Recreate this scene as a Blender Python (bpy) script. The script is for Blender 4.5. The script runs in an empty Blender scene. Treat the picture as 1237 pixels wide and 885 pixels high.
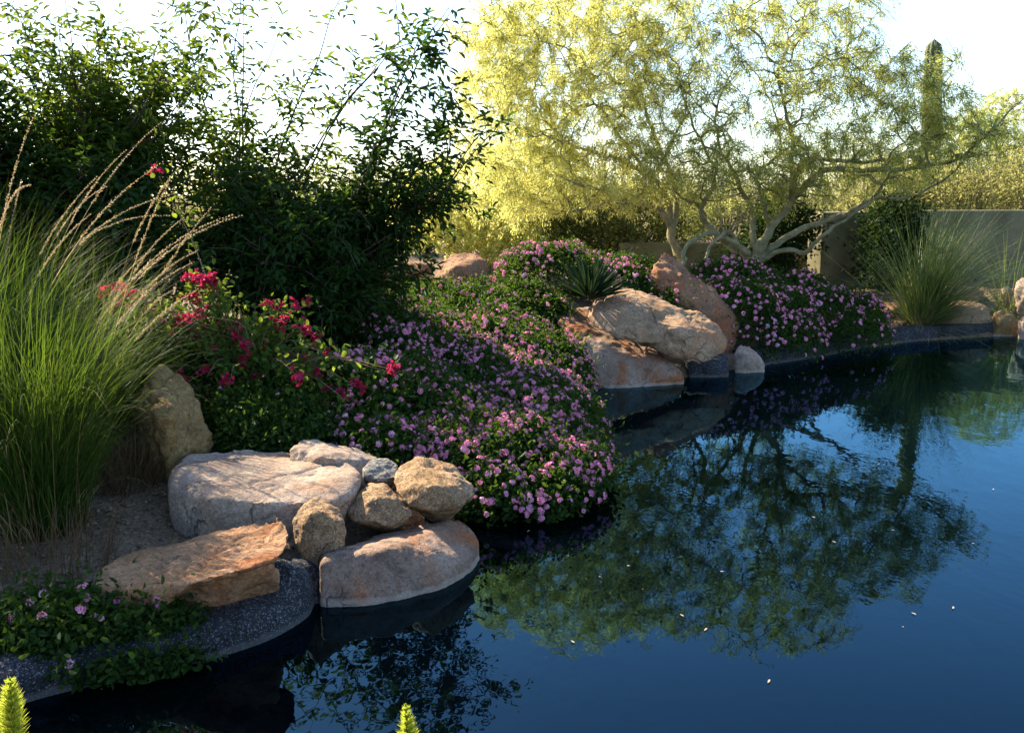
import bpy, bmesh, math, random
import numpy as np
from mathutils import Vector, Matrix

rng = np.random.default_rng(7)
random.seed(7)
scene = bpy.context.scene
COL = scene.collection
R = math.radians

# ------------------------------------------------------------------ camera
CAM = np.array([0.0, 0.0, 1.8])
F = 1203.0                     # focal length in pixels of the 1237 px wide photograph (35 mm lens)
PITCH = math.atan((442.5 - 235.0) / F)
cam_data = bpy.data.cameras.new('camera')
cam_data.sensor_width = 36.0
cam_data.lens = 35.0
cam_data.clip_start = 0.05
cam_data.clip_end = 3000.0
cam = bpy.data.objects.new('camera', cam_data)
COL.objects.link(cam)
cam.location = CAM.tolist()
cam.rotation_euler = (math.pi / 2 - PITCH, 0, 0)
scene.camera = cam

# ------------------------------------------------------------------ light
SUN_AZ, SUN_EL = R(-48), R(37)     # azimuth from the view axis (+Y), negative to the left
world = bpy.data.worlds.new('World')
scene.world = world
world.use_nodes = True
wn = world.node_tree
bg = wn.nodes['Background']
sky = wn.nodes.new('ShaderNodeTexSky')
sky.sky_type = 'NISHITA'
sky.sun_disc = False
sky.sun_elevation = SUN_EL
sky.sun_rotation = SUN_AZ
sky.air_density = 1.0
sky.dust_density = 0.7
sky.ozone_density = 4.0
sky.altitude = 0.0
wn.links.new(sky.outputs[0], bg.inputs[0])
bg.inputs[1].default_value = 0.085
sd = bpy.data.lights.new('sun', 'SUN')
sd.energy = 4.2
sd.angle = R(0.6)
sd.color = (1.0, 0.87, 0.64)
sun = bpy.data.objects.new('sun', sd)
COL.objects.link(sun)
SUN_DIR = Vector((math.sin(SUN_AZ) * math.cos(SUN_EL), math.cos(SUN_AZ) * math.cos(SUN_EL), math.sin(SUN_EL)))
sun.rotation_euler = SUN_DIR.to_track_quat('Z', 'Y').to_euler()
scene.view_settings.view_transform = 'Standard'
scene.view_settings.look = 'None'
scene.view_settings.exposure = 2.35
scene.view_settings.gamma = 1.0
scene.view_settings.use_curve_mapping = False
scene.cycles.max_bounces = 8
scene.cycles.transparent_max_bounces = 8
scene.cycles.caustics_reflective = False
scene.cycles.caustics_refractive = False

# ------------------------------------------------------------------ helpers: space
CP, SP = math.cos(PITCH), math.sin(PITCH)
def ray(px, py):
    a = (np.asarray(px, float) - 618.5) / F
    b = (442.5 - np.asarray(py, float)) / F
    return np.stack([a, CP + b * SP, -SP + b * CP], -1)
def W(px, py, Y):
    """world point seen at photo pixel (px, py) at distance Y along +Y"""
    d = ray(px, py)
    return CAM + d * (np.asarray(Y, float) / d[..., 1])[..., None]
def G(px, py, z=0.0):
    d = ray(px, py)
    return CAM + d * ((z - CAM[2]) / d[..., 2])[..., None]

# ------------------------------------------------------------------ helpers: noise
_perm = np.random.default_rng(3).permutation(256)
_perm = np.concatenate([_perm, _perm, _perm])
_grad = np.random.default_rng(4).normal(size=(256, 3))
_grad /= np.linalg.norm(_grad, axis=1)[:, None]
def noise(p):
    p = np.asarray(p, float)
    i = np.floor(p).astype(int)
    f = p - i
    i &= 255
    u = f * f * f * (f * (f * 6 - 15) + 10)
    out = 0
    for dx in (0, 1):
        for dy in (0, 1):
            for dz in (0, 1):
                h = _perm[_perm[_perm[i[..., 0] + dx] + i[..., 1] + dy] + i[..., 2] + dz]
                g = _grad[h]
                d = f - np.array([dx, dy, dz])
                w = (u[..., 0] if dx else 1 - u[..., 0]) * (u[..., 1] if dy else 1 - u[..., 1]) * (u[..., 2] if dz else 1 - u[..., 2])
                out = out + w * (g * d).sum(-1)
    return out * 1.5
def fbm(p, octaves=4, gain=0.5):
    p = np.asarray(p, float)
    s, a = 0, 1.0
    for k in range(octaves):
        s = s + a * noise(p + 17.3 * k)
        p = p * 2.03
        a *= gain
    return s
def sstep(a, b, x):
    t = np.clip((x - a) / (b - a), 0, 1)
    return t * t * (3 - 2 * t)
def norm(v):
    v = np.asarray(v, float)
    return v / np.maximum(np.linalg.norm(v, axis=-1, keepdims=True), 1e-9)
def spline(pts, n):
    pts = np.asarray(pts, float)
    if len(pts) < 3:
        t = np.linspace(0, 1, n)[:, None]
        return pts[0] * (1 - t) + pts[-1] * t
    q = np.vstack([2 * pts[0] - pts[1], pts, 2 * pts[-1] - pts[-2]])
    seg = np.linspace(0, len(pts) - 1 - 1e-6, n)
    i = seg.astype(int)
    t = (seg - i)[:, None]
    p0, p1, p2, p3 = q[i], q[i + 1], q[i + 2], q[i + 3]
    return 0.5 * (2 * p1 + (p2 - p0) * t + (2 * p0 - 5 * p1 + 4 * p2 - p3) * t ** 2 + (3 * p1 - p0 - 3 * p2 + p3) * t ** 3)

# ------------------------------------------------------------------ helpers: meshes
class MB:
    """collects geometry; build() links it as ONE mesh object"""
    def __init__(self):
        self.v, self.f, self.n = [], [], 0
    def add(self, verts, faces):
        verts = np.asarray(verts, float).reshape(-1, 3)
        faces = np.asarray(faces, int)
        self.v.append(verts)
        self.f.append(faces + self.n)
        self.n += len(verts)
    def tube(self, path, rad, sides=5, cap=True):
        path = np.asarray(path, float)
        n = len(path)
        rad = np.broadcast_to(np.asarray(rad, float), (n,))
        t = norm(np.gradient(path, axis=0))
        ref = np.array([0.31, 0.22, 0.93]) if abs(t[0] @ np.array([0.31, 0.22, 0.93])) < 0.9 else np.array([1.0, 0, 0])
        a = norm(np.cross(t, ref))
        b = np.cross(t, a)
        ang = np.linspace(0, 2 * math.pi, sides, endpoint=False)
        ring = path[:, None] + rad[:, None, None] * (np.cos(ang)[None, :, None] * a[:, None] + np.sin(ang)[None, :, None] * b[:, None])
        k = np.arange(n - 1)[:, None] * sides
        j = np.arange(sides)[None]
        j2 = (j + 1) % sides
        q = np.stack([k + j, k + j2, k + sides + j2, k + sides + j], -1).reshape(-1, 4)
        self.add(ring.reshape(-1, 3), q)
    def leaves(self, pos, d, up, ln, wd, fold=0.18, kind='diamond', droop=0.1):
        pos = np.asarray(pos, float)
        n = len(pos)
        if n == 0:
            return
        d = norm(d)
        s = norm(np.cross(d, up))
        u = np.cross(s, d)
        if kind == 'diamond':
            T = np.array([[0, 0, 0], [.42, -.5, fold], [1, 0, -droop], [.42, .5, fold]])
            Fc = np.array([[0, 1, 2, -1], [0, 2, 3, -1]])
            Fc = np.array([[0, 1, 2], [0, 2, 3]])
        elif kind == 'card':
            T = np.array([[0, -.5, 0], [1, -.4, -droop], [1, .4, -droop], [0, .5, 0]])
            Fc = np.array([[0, 1, 2, 3]])
        else:
            T = np.array([[0, 0, 0], [.25, -.42, fold], [.65, -.38, fold * .8], [1, 0, -droop], [.65, .38, fold * .8], [.25, .42, fold]])
            Fc = np.array([[0, 1, 2, 3], [0, 3, 4, 5]])
        ln = np.broadcast_to(ln, (n,))[:, None, None]
        wd = np.broadcast_to(wd, (n,))[:, None, None]
        V = pos[:, None] + T[None, :, :1] * ln * d[:, None] + T[None, :, 1:2] * wd * s[:, None] + T[None, :, 2:3] * wd * u[:, None]
        m = len(T)
        fc = (np.arange(n)[:, None, None] * m + Fc[None]).reshape(-1, Fc.shape[1])
        self.add(V.reshape(-1, 3), fc)
    def blades(self, base, az, ln, lean, curl, wd, seg=6, power=1.6, twist=0.0):
        """grass blades: az heading, lean start angle from vertical, curl added towards the tip"""
        n = len(base)
        s = np.linspace(0, 1, seg + 1)
        th = lean[:, None] + curl[:, None] * s[None] ** power
        dl = ln[:, None] / seg
        hx = np.concatenate([np.zeros((n, 1)), np.cumsum(np.sin(th[:, :-1]) * dl, 1)], 1)
        hz = np.concatenate([np.zeros((n, 1)), np.cumsum(np.cos(th[:, :-1]) * dl, 1)], 1)
        c, si = np.cos(az)[:, None], np.sin(az)[:, None]
        P = np.stack([base[:, 0:1] + c * hx, base[:, 1:2] + si * hx, base[:, 2:3] + hz], -1)
        w = np.broadcast_to(wd, (n,))[:, None] * (0.5 + 0.5 * np.minimum(1, s * 6)) * np.clip(1.02 - s ** 2.5, 0.02, 1)
        fa = az + math.pi / 2 + rng.normal(0, 0.5 + twist, n)
        side = np.stack([np.cos(fa), np.sin(fa), np.zeros(n)], -1)[:, None]
        A = P - side * w[..., None] / 2
        B = P + side * w[..., None] / 2
        V = np.stack([A, B], 2).reshape(n, -1, 3)
        k = np.arange(seg) * 2
        q = np.stack([k, k + 1, k + 3, k + 2], -1)
        fc = (np.arange(n)[:, None, None] * (2 * seg + 2) + q[None]).reshape(-1, 4)
        self.add(V.reshape(-1, 3), fc)
        return P
    def mesh(self, name, origin=(0, 0, 0), smooth=False):
        me = bpy.data.meshes.new(name)
        v = np.concatenate(self.v) - np.asarray(origin, float)
        me.vertices.add(len(v))
        me.vertices.foreach_set('co', v.astype(np.float32).ravel())
        loops, starts, tot = [], [], 0
        for f in self.f:
            if len(f) == 0:
                continue
            k = f.shape[1]
            loops.append(f.ravel())
            starts.append(tot + np.arange(len(f)) * k)
            tot += f.size
        me.loops.add(tot)
        me.loops.foreach_set('vertex_index', np.concatenate(loops).astype(np.int32))
        st = np.concatenate(starts).astype(np.int32)
        me.polygons.add(len(st))
        me.polygons.foreach_set('loop_start', st)
        if smooth:
            me.polygons.foreach_set('use_smooth', np.ones(len(st), bool))
        me.update(calc_edges=True)
        me.validate()
        return me
    def build(self, name, mat, parent=None, origin=None, smooth=False):
        if origin is None:
            origin = parent['_o'] if parent is not None else (0, 0, 0)
            origin = tuple(origin)
        me = self.mesh(name, origin, smooth)
        me.materials.append(mat)
        o = bpy.data.objects.new(name, me)
        COL.objects.link(o)
        if parent is not None:
            o.parent = parent
        else:
            o.location = origin
        return o

def tag(o, label, cat, group=None):
    o['label'] = label
    o['category'] = cat
    if group:
        o['group'] = group
    return o
def thing(name, label, cat, loc, group=None):
    o = bpy.data.objects.new(name, None)
    COL.objects.link(o)
    o.location = tuple(float(c) for c in loc)
    o.empty_display_size = 0.1
    o['_o'] = [float(c) for c in loc]
    return tag(o, label, cat, group)

# ------------------------------------------------------------------ helpers: materials
def new_mat(name):
    m = bpy.data.materials.new(name)
    m.use_nodes = True
    nt = m.node_tree
    return m, nt, nt.nodes['Principled BSDF'], nt.nodes['Material Output']
def ramp(nt, stops, src):
    r = nt.nodes.new('ShaderNodeValToRGB')
    e = r.color_ramp.elements
    while len(e) < len(stops):
        e.new(0.5)
    for k, (p, c) in enumerate(stops):
        e[k].position = p
        e[k].color = (*c, 1) if len(c) == 3 else c
    nt.links.new(src, r.inputs[0])
    return r.outputs[0]
def tex(nt, kind, scale, detail=3, rough=0.55, src=None, **kw):
    t = nt.nodes.new(kind)
    t.inputs['Scale'].default_value = scale
    if kind == 'ShaderNodeTexNoise':
        t.inputs['Detail'].default_value = detail
        t.inputs['Roughness'].default_value = rough
    for k, val in kw.items():
        setattr(t, k, val)
    if src is not None:
        nt.links.new(src, t.inputs['Vector'])
    return t
def mixc(nt, a, b, fac, mode='MIX'):
    m = nt.nodes.new('ShaderNodeMix')
    m.data_type = 'RGBA'
    m.blend_type = mode
    for sock, val in ((m.inputs[6], a), (m.inputs[7], b), (m.inputs[0], fac)):
        if hasattr(val, 'links'):
            nt.links.new(val, sock)
        elif isinstance(val, (int, float)):
            sock.default_value = val
        else:
            sock.default_value = (*val, 1)
    return m.outputs[2]
def leaf_mat(name, c1, c2, trans, tfac=0.4, rough=0.5, spec=0.25, clump=0.0, c3=None):
    m, nt, p, out = new_mat(name)
    geo = nt.nodes.new('ShaderNodeNewGeometry')
    stops = [(0, c1), (1, c2)] if c3 is None else [(0, c1), (0.85, c2), (0.93, c3)]
    col = ramp(nt, stops, geo.outputs['Random Per Island'])
    nt.links.new(col, p.inputs['Base Color'])
    p.inputs['Roughness'].default_value = rough
    p.inputs['Specular IOR Level'].default_value = spec
    tr = nt.nodes.new('ShaderNodeBsdfTranslucent')
    tr.inputs[0].default_value = (*trans, 1)
    mx = nt.nodes.new('ShaderNodeMixShader')
    mx.inputs[0].default_value = tfac
    nt.links.new(p.outputs[0], mx.inputs[1])
    nt.links.new(tr.outputs[0], mx.inputs[2])
    nt.links.new(mx.outputs[0], out.inputs[0])
    return m
def rock_mat(name, base, light, stain, speck=0.25, speck_scale=90, patch=0.5, dark=(0.05, 0.038, 0.03), line=True, bump=0.5, crust=(0.40, 0.34, 0.28), hi=1.5):
    m, nt, p, out = new_mat(name)
    tc = nt.nodes.new('ShaderNodeTexCoord')
    obj = tc.outputs['Object']
    n1 = tex(nt, 'ShaderNodeTexNoise', 3.2, 6, 0.62, obj)
    c = ramp(nt, [(0.30, base), (0.62, light)], n1.outputs[0])
    n2 = tex(nt, 'ShaderNodeTexNoise', 2.3, 5, 0.6, obj)
    n2.inputs['Distortion'].default_value = 0.7
    f2 = ramp(nt, [(0.47, (0, 0, 0)), (0.63, (patch, patch, patch))], n2.outputs[0])
    c = mixc(nt, c, stain, f2)
    n3 = tex(nt, 'ShaderNodeTexNoise', 6.0, 8, 0.75, obj)
    n3.inputs['Distortion'].default_value = 0.5
    f3 = ramp(nt, [(0.52, (0, 0, 0)), (0.70, (0.8, 0.8, 0.8))], n3.outputs[0])
    c = mixc(nt, c, dark, f3)
    v = tex(nt, 'ShaderNodeTexVoronoi', speck_scale, src=obj)
    fs = ramp(nt, [(0.0, (0.35, 0.35, 0.35)), (0.45, (1, 1, 1)), (0.72, (1.1, 1.1, 1.1)), (0.80, (hi, hi * .97, hi * .93))], v.outputs['Color'])
    c = mixc(nt, c, fs, speck, 'MULTIPLY')
    ng = tex(nt, 'ShaderNodeTexNoise', 55, 5, 0.75, obj)
    fg = ramp(nt, [(0.33, (0.5, 0.48, 0.46)), (0.5, (1, 1, 1)), (0.68, (1.4, 1.38, 1.35))], ng.outputs[0])
    c = mixc(nt, c, fg, 0.75, 'MULTIPLY')
    nw = tex(nt, 'ShaderNodeTexNoise', 1.6, 4, 0.6, obj)
    wv = nt.nodes.new('ShaderNodeVectorMath'); wv.operation = 'MULTIPLY_ADD'
    nt.links.new(nw.outputs['Color'], wv.inputs[0]); wv.inputs[1].default_value = (0.9, 0.9, 0.9)
    nt.links.new(obj, wv.inputs[2])
    vc = tex(nt, 'ShaderNodeTexVoronoi', 2.1, src=wv.outputs[0], feature='DISTANCE_TO_EDGE')
    fk = ramp(nt, [(0.0, (1, 1, 1)), (0.022, (0, 0, 0))], vc.outputs['Distance'])
    fm = ramp(nt, [(0.50, (0, 0, 0)), (0.60, (0.8, 0.8, 0.8))], n1.outputs[0])
    crk = mixc(nt, fk, fm, 1.0, 'MULTIPLY')
    c = mixc(nt, c, (0.045, 0.03, 0.022), crk)
    if line:    # pale mineral crust just above the water
        g = nt.nodes.new('ShaderNodeNewGeometry')
        sx = nt.nodes.new('ShaderNodeSeparateXYZ')
        nt.links.new(g.outputs['Position'], sx.inputs[0])
        n4 = tex(nt, 'ShaderNodeTexNoise', 9, 5, 0.7, obj)
        ad = nt.nodes.new('ShaderNodeMath'); ad.operation = 'MULTIPLY_ADD'
        nt.links.new(n4.outputs[0], ad.inputs[0]); ad.inputs[1].default_value = -0.045
        nt.links.new(sx.outputs[2], ad.inputs[2])
        fl = ramp(nt, [(0.0, (0.5, 0.5, 0.5)), (0.003, (0.42, 0.42, 0.42)), (0.014, (0, 0, 0))], ad.outputs[0])
        c = mixc(nt, c, crust, fl)
    nt.links.new(c, p.inputs['Base Color'])
    p.inputs['Roughness'].default_value = 0.85
    p.inputs['Specular IOR Level'].default_value = 0.1
    b1 = nt.nodes.new('ShaderNodeBump'); b1.inputs['Strength'].default_value = bump; b1.inputs['Distance'].default_value = 0.02
    nt.links.new(n3.outputs[0], b1.inputs['Height'])
    b2 = nt.nodes.new('ShaderNodeBump'); b2.inputs['Strength'].default_value = bump * 0.7; b2.inputs['Distance'].default_value = 0.006
    nt.links.new(v.outputs['Distance'], b2.inputs['Height'])
    b3 = nt.nodes.new('ShaderNodeBump'); b3.inputs['Strength'].default_value = bump * 0.9; b3.inputs['Distance'].default_value = 0.008
    nt.links.new(ng.outputs[0], b3.inputs['Height'])
    nt.links.new(b1.outputs[0], b3.inputs['Normal'])
    b4 = nt.nodes.new('ShaderNodeBump'); b4.invert = True; b4.inputs['Strength'].default_value = 0.8; b4.inputs['Distance'].default_value = 0.012
    nt.links.new(crk, b4.inputs['Height'])
    nt.links.new(b3.outputs[0], b4.inputs['Normal'])
    nt.links.new(b4.outputs[0], b2.inputs['Normal'])
    nt.links.new(b2.outputs[0], p.inputs['Normal'])
    return m
def simple_mat(name, c1, c2, scale=8, rough=0.85, bump=0.3, bscale=40, bdist=0.01):
    m, nt, p, out = new_mat(name)
    tc = nt.nodes.new('ShaderNodeTexCoord')
    n1 = tex(nt, 'ShaderNodeTexNoise', scale, 6, 0.6, tc.outputs['Object'])
    c = ramp(nt, [(0.35, c1), (0.65, c2)], n1.outputs[0])
    nt.links.new(c, p.inputs['Base Color'])
    p.inputs['Roughness'].default_value = rough
    p.inputs['Specular IOR Level'].default_value = 0.2
    n2 = tex(nt, 'ShaderNodeTexNoise', bscale, 4, 0.6, tc.outputs['Object'])
    b = nt.nodes.new('ShaderNodeBump'); b.inputs['Strength'].default_value = bump; b.inputs['Distance'].default_value = bdist
    nt.links.new(n2.outputs[0], b.inputs['Height'])
    nt.links.new(b.outputs[0], p.inputs['Normal'])
    return m

M = {}
M['granite'] = rock_mat('granite', (0.17, 0.12, 0.09), (0.37, 0.285, 0.225), (0.25, 0.13, 0.065), 0.45, 130, 0.5)
M['granite_orange'] = rock_mat('granite_orange', (0.20, 0.105, 0.045), (0.36, 0.20, 0.112), (0.33, 0.10, 0.03), 0.45, 110, 0.7)
M['granite_warm'] = rock_mat('granite_warm', (0.18, 0.115, 0.065), (0.36, 0.24, 0.15), (0.30, 0.13, 0.055), 0.45, 110, 0.6)
M['granite_red'] = rock_mat('granite_red', (0.15, 0.08, 0.045), (0.27, 0.15, 0.085), (0.28, 0.075, 0.03), 0.4, 80, 0.6)
M['pebbly'] = rock_mat('pebbly', (0.20, 0.125, 0.06), (0.34, 0.225, 0.14), (0.28, 0.12, 0.045), 1.0, 150, 0.45, bump=0.8)
M['smooth'] = rock_mat('smooth', (0.16, 0.10, 0.07), (0.31, 0.22, 0.165), (0.28, 0.10, 0.035), 0.45, 170, 0.95, bump=0.6)
M['tan'] = rock_mat('tan', (0.15, 0.095, 0.035), (0.26, 0.175, 0.08), (0.23, 0.11, 0.03), 0.4, 100, 0.4, bump=0.6)
M['speckled'] = rock_mat('speckled', (0.09, 0.085, 0.075), (0.22, 0.21, 0.19), (0.2, 0.15, 0.11), 1.0, 110, 0.3, bump=0.8)
M['aggregate'] = rock_mat('aggregate', (0.018, 0.019, 0.022), (0.05, 0.052, 0.058), (0.05, 0.05, 0.05), 1.0, 190, 0.3, bump=1.0, crust=(0.13, 0.13, 0.12), hi=4.5)
M['stucco'] = simple_mat('stucco', (0.095, 0.085, 0.045), (0.19, 0.165, 0.09), 2.2, 0.9, 0.4, 60, 0.01)
M['bark_green'] = simple_mat('bark_green', (0.13, 0.125, 0.06), (0.30, 0.27, 0.16), 9, 0.75, 0.9, 26, 0.02)
M['bark'] = simple_mat('bark', (0.05, 0.035, 0.025), (0.10, 0.075, 0.05), 12, 0.85, 0.4)
M['twig'] = simple_mat('twig', (0.14, 0.095, 0.05), (0.24, 0.17, 0.09), 12, 0.85, 0.4)
M['twig_green'] = simple_mat('twig_green', (0.09, 0.085, 0.03), (0.17, 0.155, 0.06), 12, 0.85, 0.2)
M['saguaro'] = simple_mat('saguaro', (0.05, 0.075, 0.03), (0.085, 0.11, 0.045), 6, 0.7, 0.2)
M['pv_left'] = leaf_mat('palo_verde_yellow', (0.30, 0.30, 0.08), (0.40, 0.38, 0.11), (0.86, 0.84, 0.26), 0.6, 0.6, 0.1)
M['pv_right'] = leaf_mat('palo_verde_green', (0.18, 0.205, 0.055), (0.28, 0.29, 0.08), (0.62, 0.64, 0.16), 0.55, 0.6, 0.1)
M['scrub'] = leaf_mat('desert_scrub', (0.17, 0.17, 0.055), (0.26, 0.24, 0.085), (0.40, 0.38, 0.12), 0.45, 0.7, 0.1)
M['scrub_green'] = leaf_mat('desert_scrub_green', (0.05, 0.07, 0.02), (0.11, 0.12, 0.035), (0.18, 0.19, 0.04), 0.4, 0.7, 0.1)
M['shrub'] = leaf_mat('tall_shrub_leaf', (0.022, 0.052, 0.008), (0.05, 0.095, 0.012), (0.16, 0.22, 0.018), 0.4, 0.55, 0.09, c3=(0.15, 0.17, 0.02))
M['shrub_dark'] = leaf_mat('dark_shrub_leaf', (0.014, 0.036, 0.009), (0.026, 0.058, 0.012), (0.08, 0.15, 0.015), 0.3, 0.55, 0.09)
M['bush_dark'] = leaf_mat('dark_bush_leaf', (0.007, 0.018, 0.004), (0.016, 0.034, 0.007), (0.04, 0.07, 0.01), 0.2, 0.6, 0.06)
M['lantana'] = leaf_mat('lantana_leaf', (0.012, 0.031, 0.006), (0.028, 0.06, 0.009), (0.085, 0.15, 0.012), 0.3, 0.55, 0.09)
M['boug'] = leaf_mat('bougainvillea_leaf', (0.03, 0.07, 0.015), (0.07, 0.13, 0.02), (0.25, 0.33, 0.03), 0.4, 0.55, 0.09)
M['bract'] = leaf_mat('bougainvillea_bract', (0.26, 0.010, 0.042), (0.44, 0.03, 0.085), (0.42, 0.02, 0.075), 0.4, 0.6, 0.15)
M['petal'] = leaf_mat('lantana_petal', (0.80, 0.27, 0.43), (0.88, 0.36, 0.50), (0.6, 0.2, 0.38), 0.3, 0.6, 0.1)
M['petal_pale'] = leaf_mat('lantana_petal_pale', (0.74, 0.32, 0.50), (0.84, 0.50, 0.64), (0.7, 0.4, 0.5), 0.3, 0.6, 0.1)
M['grass'] = leaf_mat('fountain_grass_blade', (0.009, 0.030, 0.005), (0.026, 0.060, 0.008), (0.12, 0.19, 0.016), 0.36, 0.55, 0.09, c3=(0.22, 0.17, 0.07))
M['deer'] = leaf_mat('deer_grass_blade', (0.035, 0.07, 0.018), (0.085, 0.13, 0.03), (0.22, 0.27, 0.05), 0.35, 0.5, 0.2, c3=(0.24, 0.20, 0.08))
M['straw'] = leaf_mat('straw', (0.26, 0.19, 0.10), (0.42, 0.33, 0.20), (0.48, 0.37, 0.20), 0.4, 0.6, 0.15)
M['dry'] = leaf_mat('dry_grass', (0.06, 0.038, 0.018), (0.14, 0.09, 0.045), (0.15, 0.09, 0.04), 0.3, 0.7, 0.1)
M['yucca'] = leaf_mat('yucca_blade', (0.008, 0.022, 0.010), (0.018, 0.038, 0.017), (0.04, 0.07, 0.02), 0.12, 0.6, 0.06)
M['fern'] = leaf_mat('foxtail_fern_leaf', (0.30, 0.36, 0.035), (0.45, 0.50, 0.06), (0.55, 0.6, 0.07), 0.45, 0.5, 0.2)
M['debris'] = leaf_mat('fallen_leaf', (0.22, 0.17, 0.10), (0.45, 0.40, 0.30), (0.4, 0.36, 0.26), 0.2, 0.6, 0.2)

# ------------------------------------------------------------------ the pond and the ground
shore_px = [(-140, 905), (-30, 868), (40, 846), (130, 822), (240, 798), (330, 770), (374, 738), (392, 700), (440, 668), (520, 640), (570, 618),
            (618, 608), (672, 585), (700, 545), (706, 500), (716, 470), (760, 467), (835, 455), (882, 447), (926, 440), (985, 432), (1040, 421), (1100, 413), (1196, 407), (1245, 402)]
SH = np.array([G(px, py, 0)[:2] for px, py in shore_px])
POND = np.vstack([SH, [[10, 14.6], [20, 15], [22, 6], [14, 1.6], [3, 2.1], [0.4, 2.25], [-0.9, 2.35], [-2.2, 2.4], [-3.2, 2.55]]])
def pond_sd(x, y):
    """signed distance to the shore, positive on land"""
    x = np.asarray(x, float); y = np.asarray(y, float)
    d = np.full(x.shape, 1e9)
    inside = np.zeros(x.shape, bool)
    n = len(POND)
    for i in range(n):
        ax, ay = POND[i]; bx, by = POND[(i + 1) % n]
        ex, ey = bx - ax, by - ay
        t = np.clip(((x - ax) * ex + (y - ay) * ey) / (ex * ex + ey * ey), 0, 1)
        d = np.minimum(d, np.hypot(x - ax - t * ex, y - ay - t * ey))
        cond = ((ay > y) != (by > y)) & (x < ex * (y - ay) / (ey if abs(ey) > 1e-9 else 1e-9) + ax)
        inside ^= cond
    return np.where(inside, -d, d)
def gz(x, y):
    x = np.asarray(x, float); y = np.asarray(y, float)
    d = pond_sd(x, y)
    h = -0.7 + 0.82 * sstep(-0.28, 0.10, d) + 0.26 * sstep(0.1, 2.2, d)
    land = sstep(0.1, 1.2, d)
    h = h + land * 0.42 * np.exp(-(((x - 0.2) / 2.3) ** 2 + ((y - 10.8) / 1.9) ** 2))
    h = h + land * 0.25 * np.exp(-(((x - 2.8) / 1.6) ** 2 + ((y - 14.0) / 1.6) ** 2))
    h = h + land * 0.22 * np.exp(-(((x + 1.8) / 1.6) ** 2 + ((y - 7.4) / 1.5) ** 2))
    p = np.stack([x * 1.3, y * 1.3, np.zeros_like(x)], -1)
    h = h + land * 0.04 * fbm(p, 3)
    return h

def grid_axis(lo, hi, a, b, step, far=1.35):
    core = list(np.arange(a, b + 1e-6, step))
    s = step
    x = a
    left = []
    while x > lo:
        s *= far; x -= s; left.append(x)
    s = step
    x = b
    right = []
    while x < hi:
        s *= far; x += s; right.append(x)
    return np.array(left[::-1] + core + right)
gx = grid_axis(-900, 900, -5.5, 9, 0.07)
gy = grid_axis(-300, 1500, 1.5, 16, 0.07)
X, Yg = np.meshgrid(gx, gy)
Z = gz(X, Yg)
near = (np.abs(X) < 9) & (Yg < 18)
Z = Z + np.where(near, 0.012 * noise(np.stack([X * 9, Yg * 9, 0 * X], -1)), 0)
mb = MB()
nx, ny = len(gx), len(gy)
i = (np.arange(ny - 1)[:, None] * nx + np.arange(nx - 1)[None]).ravel()
mb.add(np.stack([X, Yg, Z], -1), np.stack([i, i + 1, i + nx + 1, i + nx], -1))
m, nt, p, out = new_mat('desert_soil')
tc = nt.nodes.new('ShaderNodeTexCoord')
n1 = tex(nt, 'ShaderNodeTexNoise', 1.7, 6, 0.6, tc.outputs['Object'])
c = ramp(nt, [(0.35, (0.10, 0.068, 0.042)), (0.65, (0.20, 0.14, 0.09))], n1.outputs[0])
vv = tex(nt, 'ShaderNodeTexVoronoi', 55, src=tc.outputs['Object'])
fs = ramp(nt, [(0.0, (0.45, 0.45, 0.45)), (0.6, (1, 1, 1)), (1, (1.45, 1.4, 1.35))], vv.outputs['Color'])
c = mixc(nt, c, fs, 0.7, 'MULTIPLY')
nt.links.new(c, p.inputs['Base Color'])
p.inputs['Roughness'].default_value = 0.95
p.inputs['Specular IOR Level'].default_value = 0.1
bb = nt.nodes.new('ShaderNodeBump'); bb.inputs['Strength'].default_value = 0.8; bb.inputs['Distance'].default_value = 0.015
nt.links.new(vv.outputs['Distance'], bb.inputs['Height'])
nt.links.new(bb.outputs[0], p.inputs['Normal'])
g = mb.build('ground', m, smooth=True)
g['kind'] = 'structure'

m, nt, p, out = new_mat('pond_water')
p.inputs['Base Color'].default_value = (0.0002, 0.0006, 0.0014, 1)
p.inputs['Roughness'].default_value = 0.6
p.inputs['Specular IOR Level'].default_value = 0.0
gl = nt.nodes.new('ShaderNodeBsdfGlossy')
gl.inputs['Color'].default_value = (0.34, 0.68, 0.88, 1)
gl.inputs['Roughness'].default_value = 0.015
fr = nt.nodes.new('ShaderNodeFresnel')
fr.inputs['IOR'].default_value = 1.33
mx = nt.nodes.new('ShaderNodeMixShader')
nt.links.new(fr.outputs[0], mx.inputs[0])
nt.links.new(p.outputs[0], mx.inputs[1])
nt.links.new(gl.outputs[0], mx.inputs[2])
nt.links.new(mx.outputs[0], out.inputs[0])
tc = nt.nodes.new('ShaderNodeTexCoord')
mp = nt.nodes.new('ShaderNodeMapping')
mp.inputs['Scale'].default_value = (1.0, 0.55, 1.0)
nt.links.new(tc.outputs['Object'], mp.inputs[0])
n1 = tex(nt, 'ShaderNodeTexNoise', 5.5, 3, 0.55, mp.outputs[0])
bb = nt.nodes.new('ShaderNodeBump'); bb.inputs['Strength'].default_value = 0.07; bb.inputs['Distance'].default_value = 0.02
nt.links.new(n1.outputs[0], bb.inputs['Height'])
n2 = tex(nt, 'ShaderNodeTexNoise', 0.5, 2, 0.5, tc.outputs['Object'])
mr = nt.nodes.new('ShaderNodeMapRange')
mr.inputs['From Min'].default_value = 0.38; mr.inputs['From Max'].default_value = 0.66
mr.inputs['To Min'].default_value = 0.025; mr.inputs['To Max'].default_value = 0.13
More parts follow.
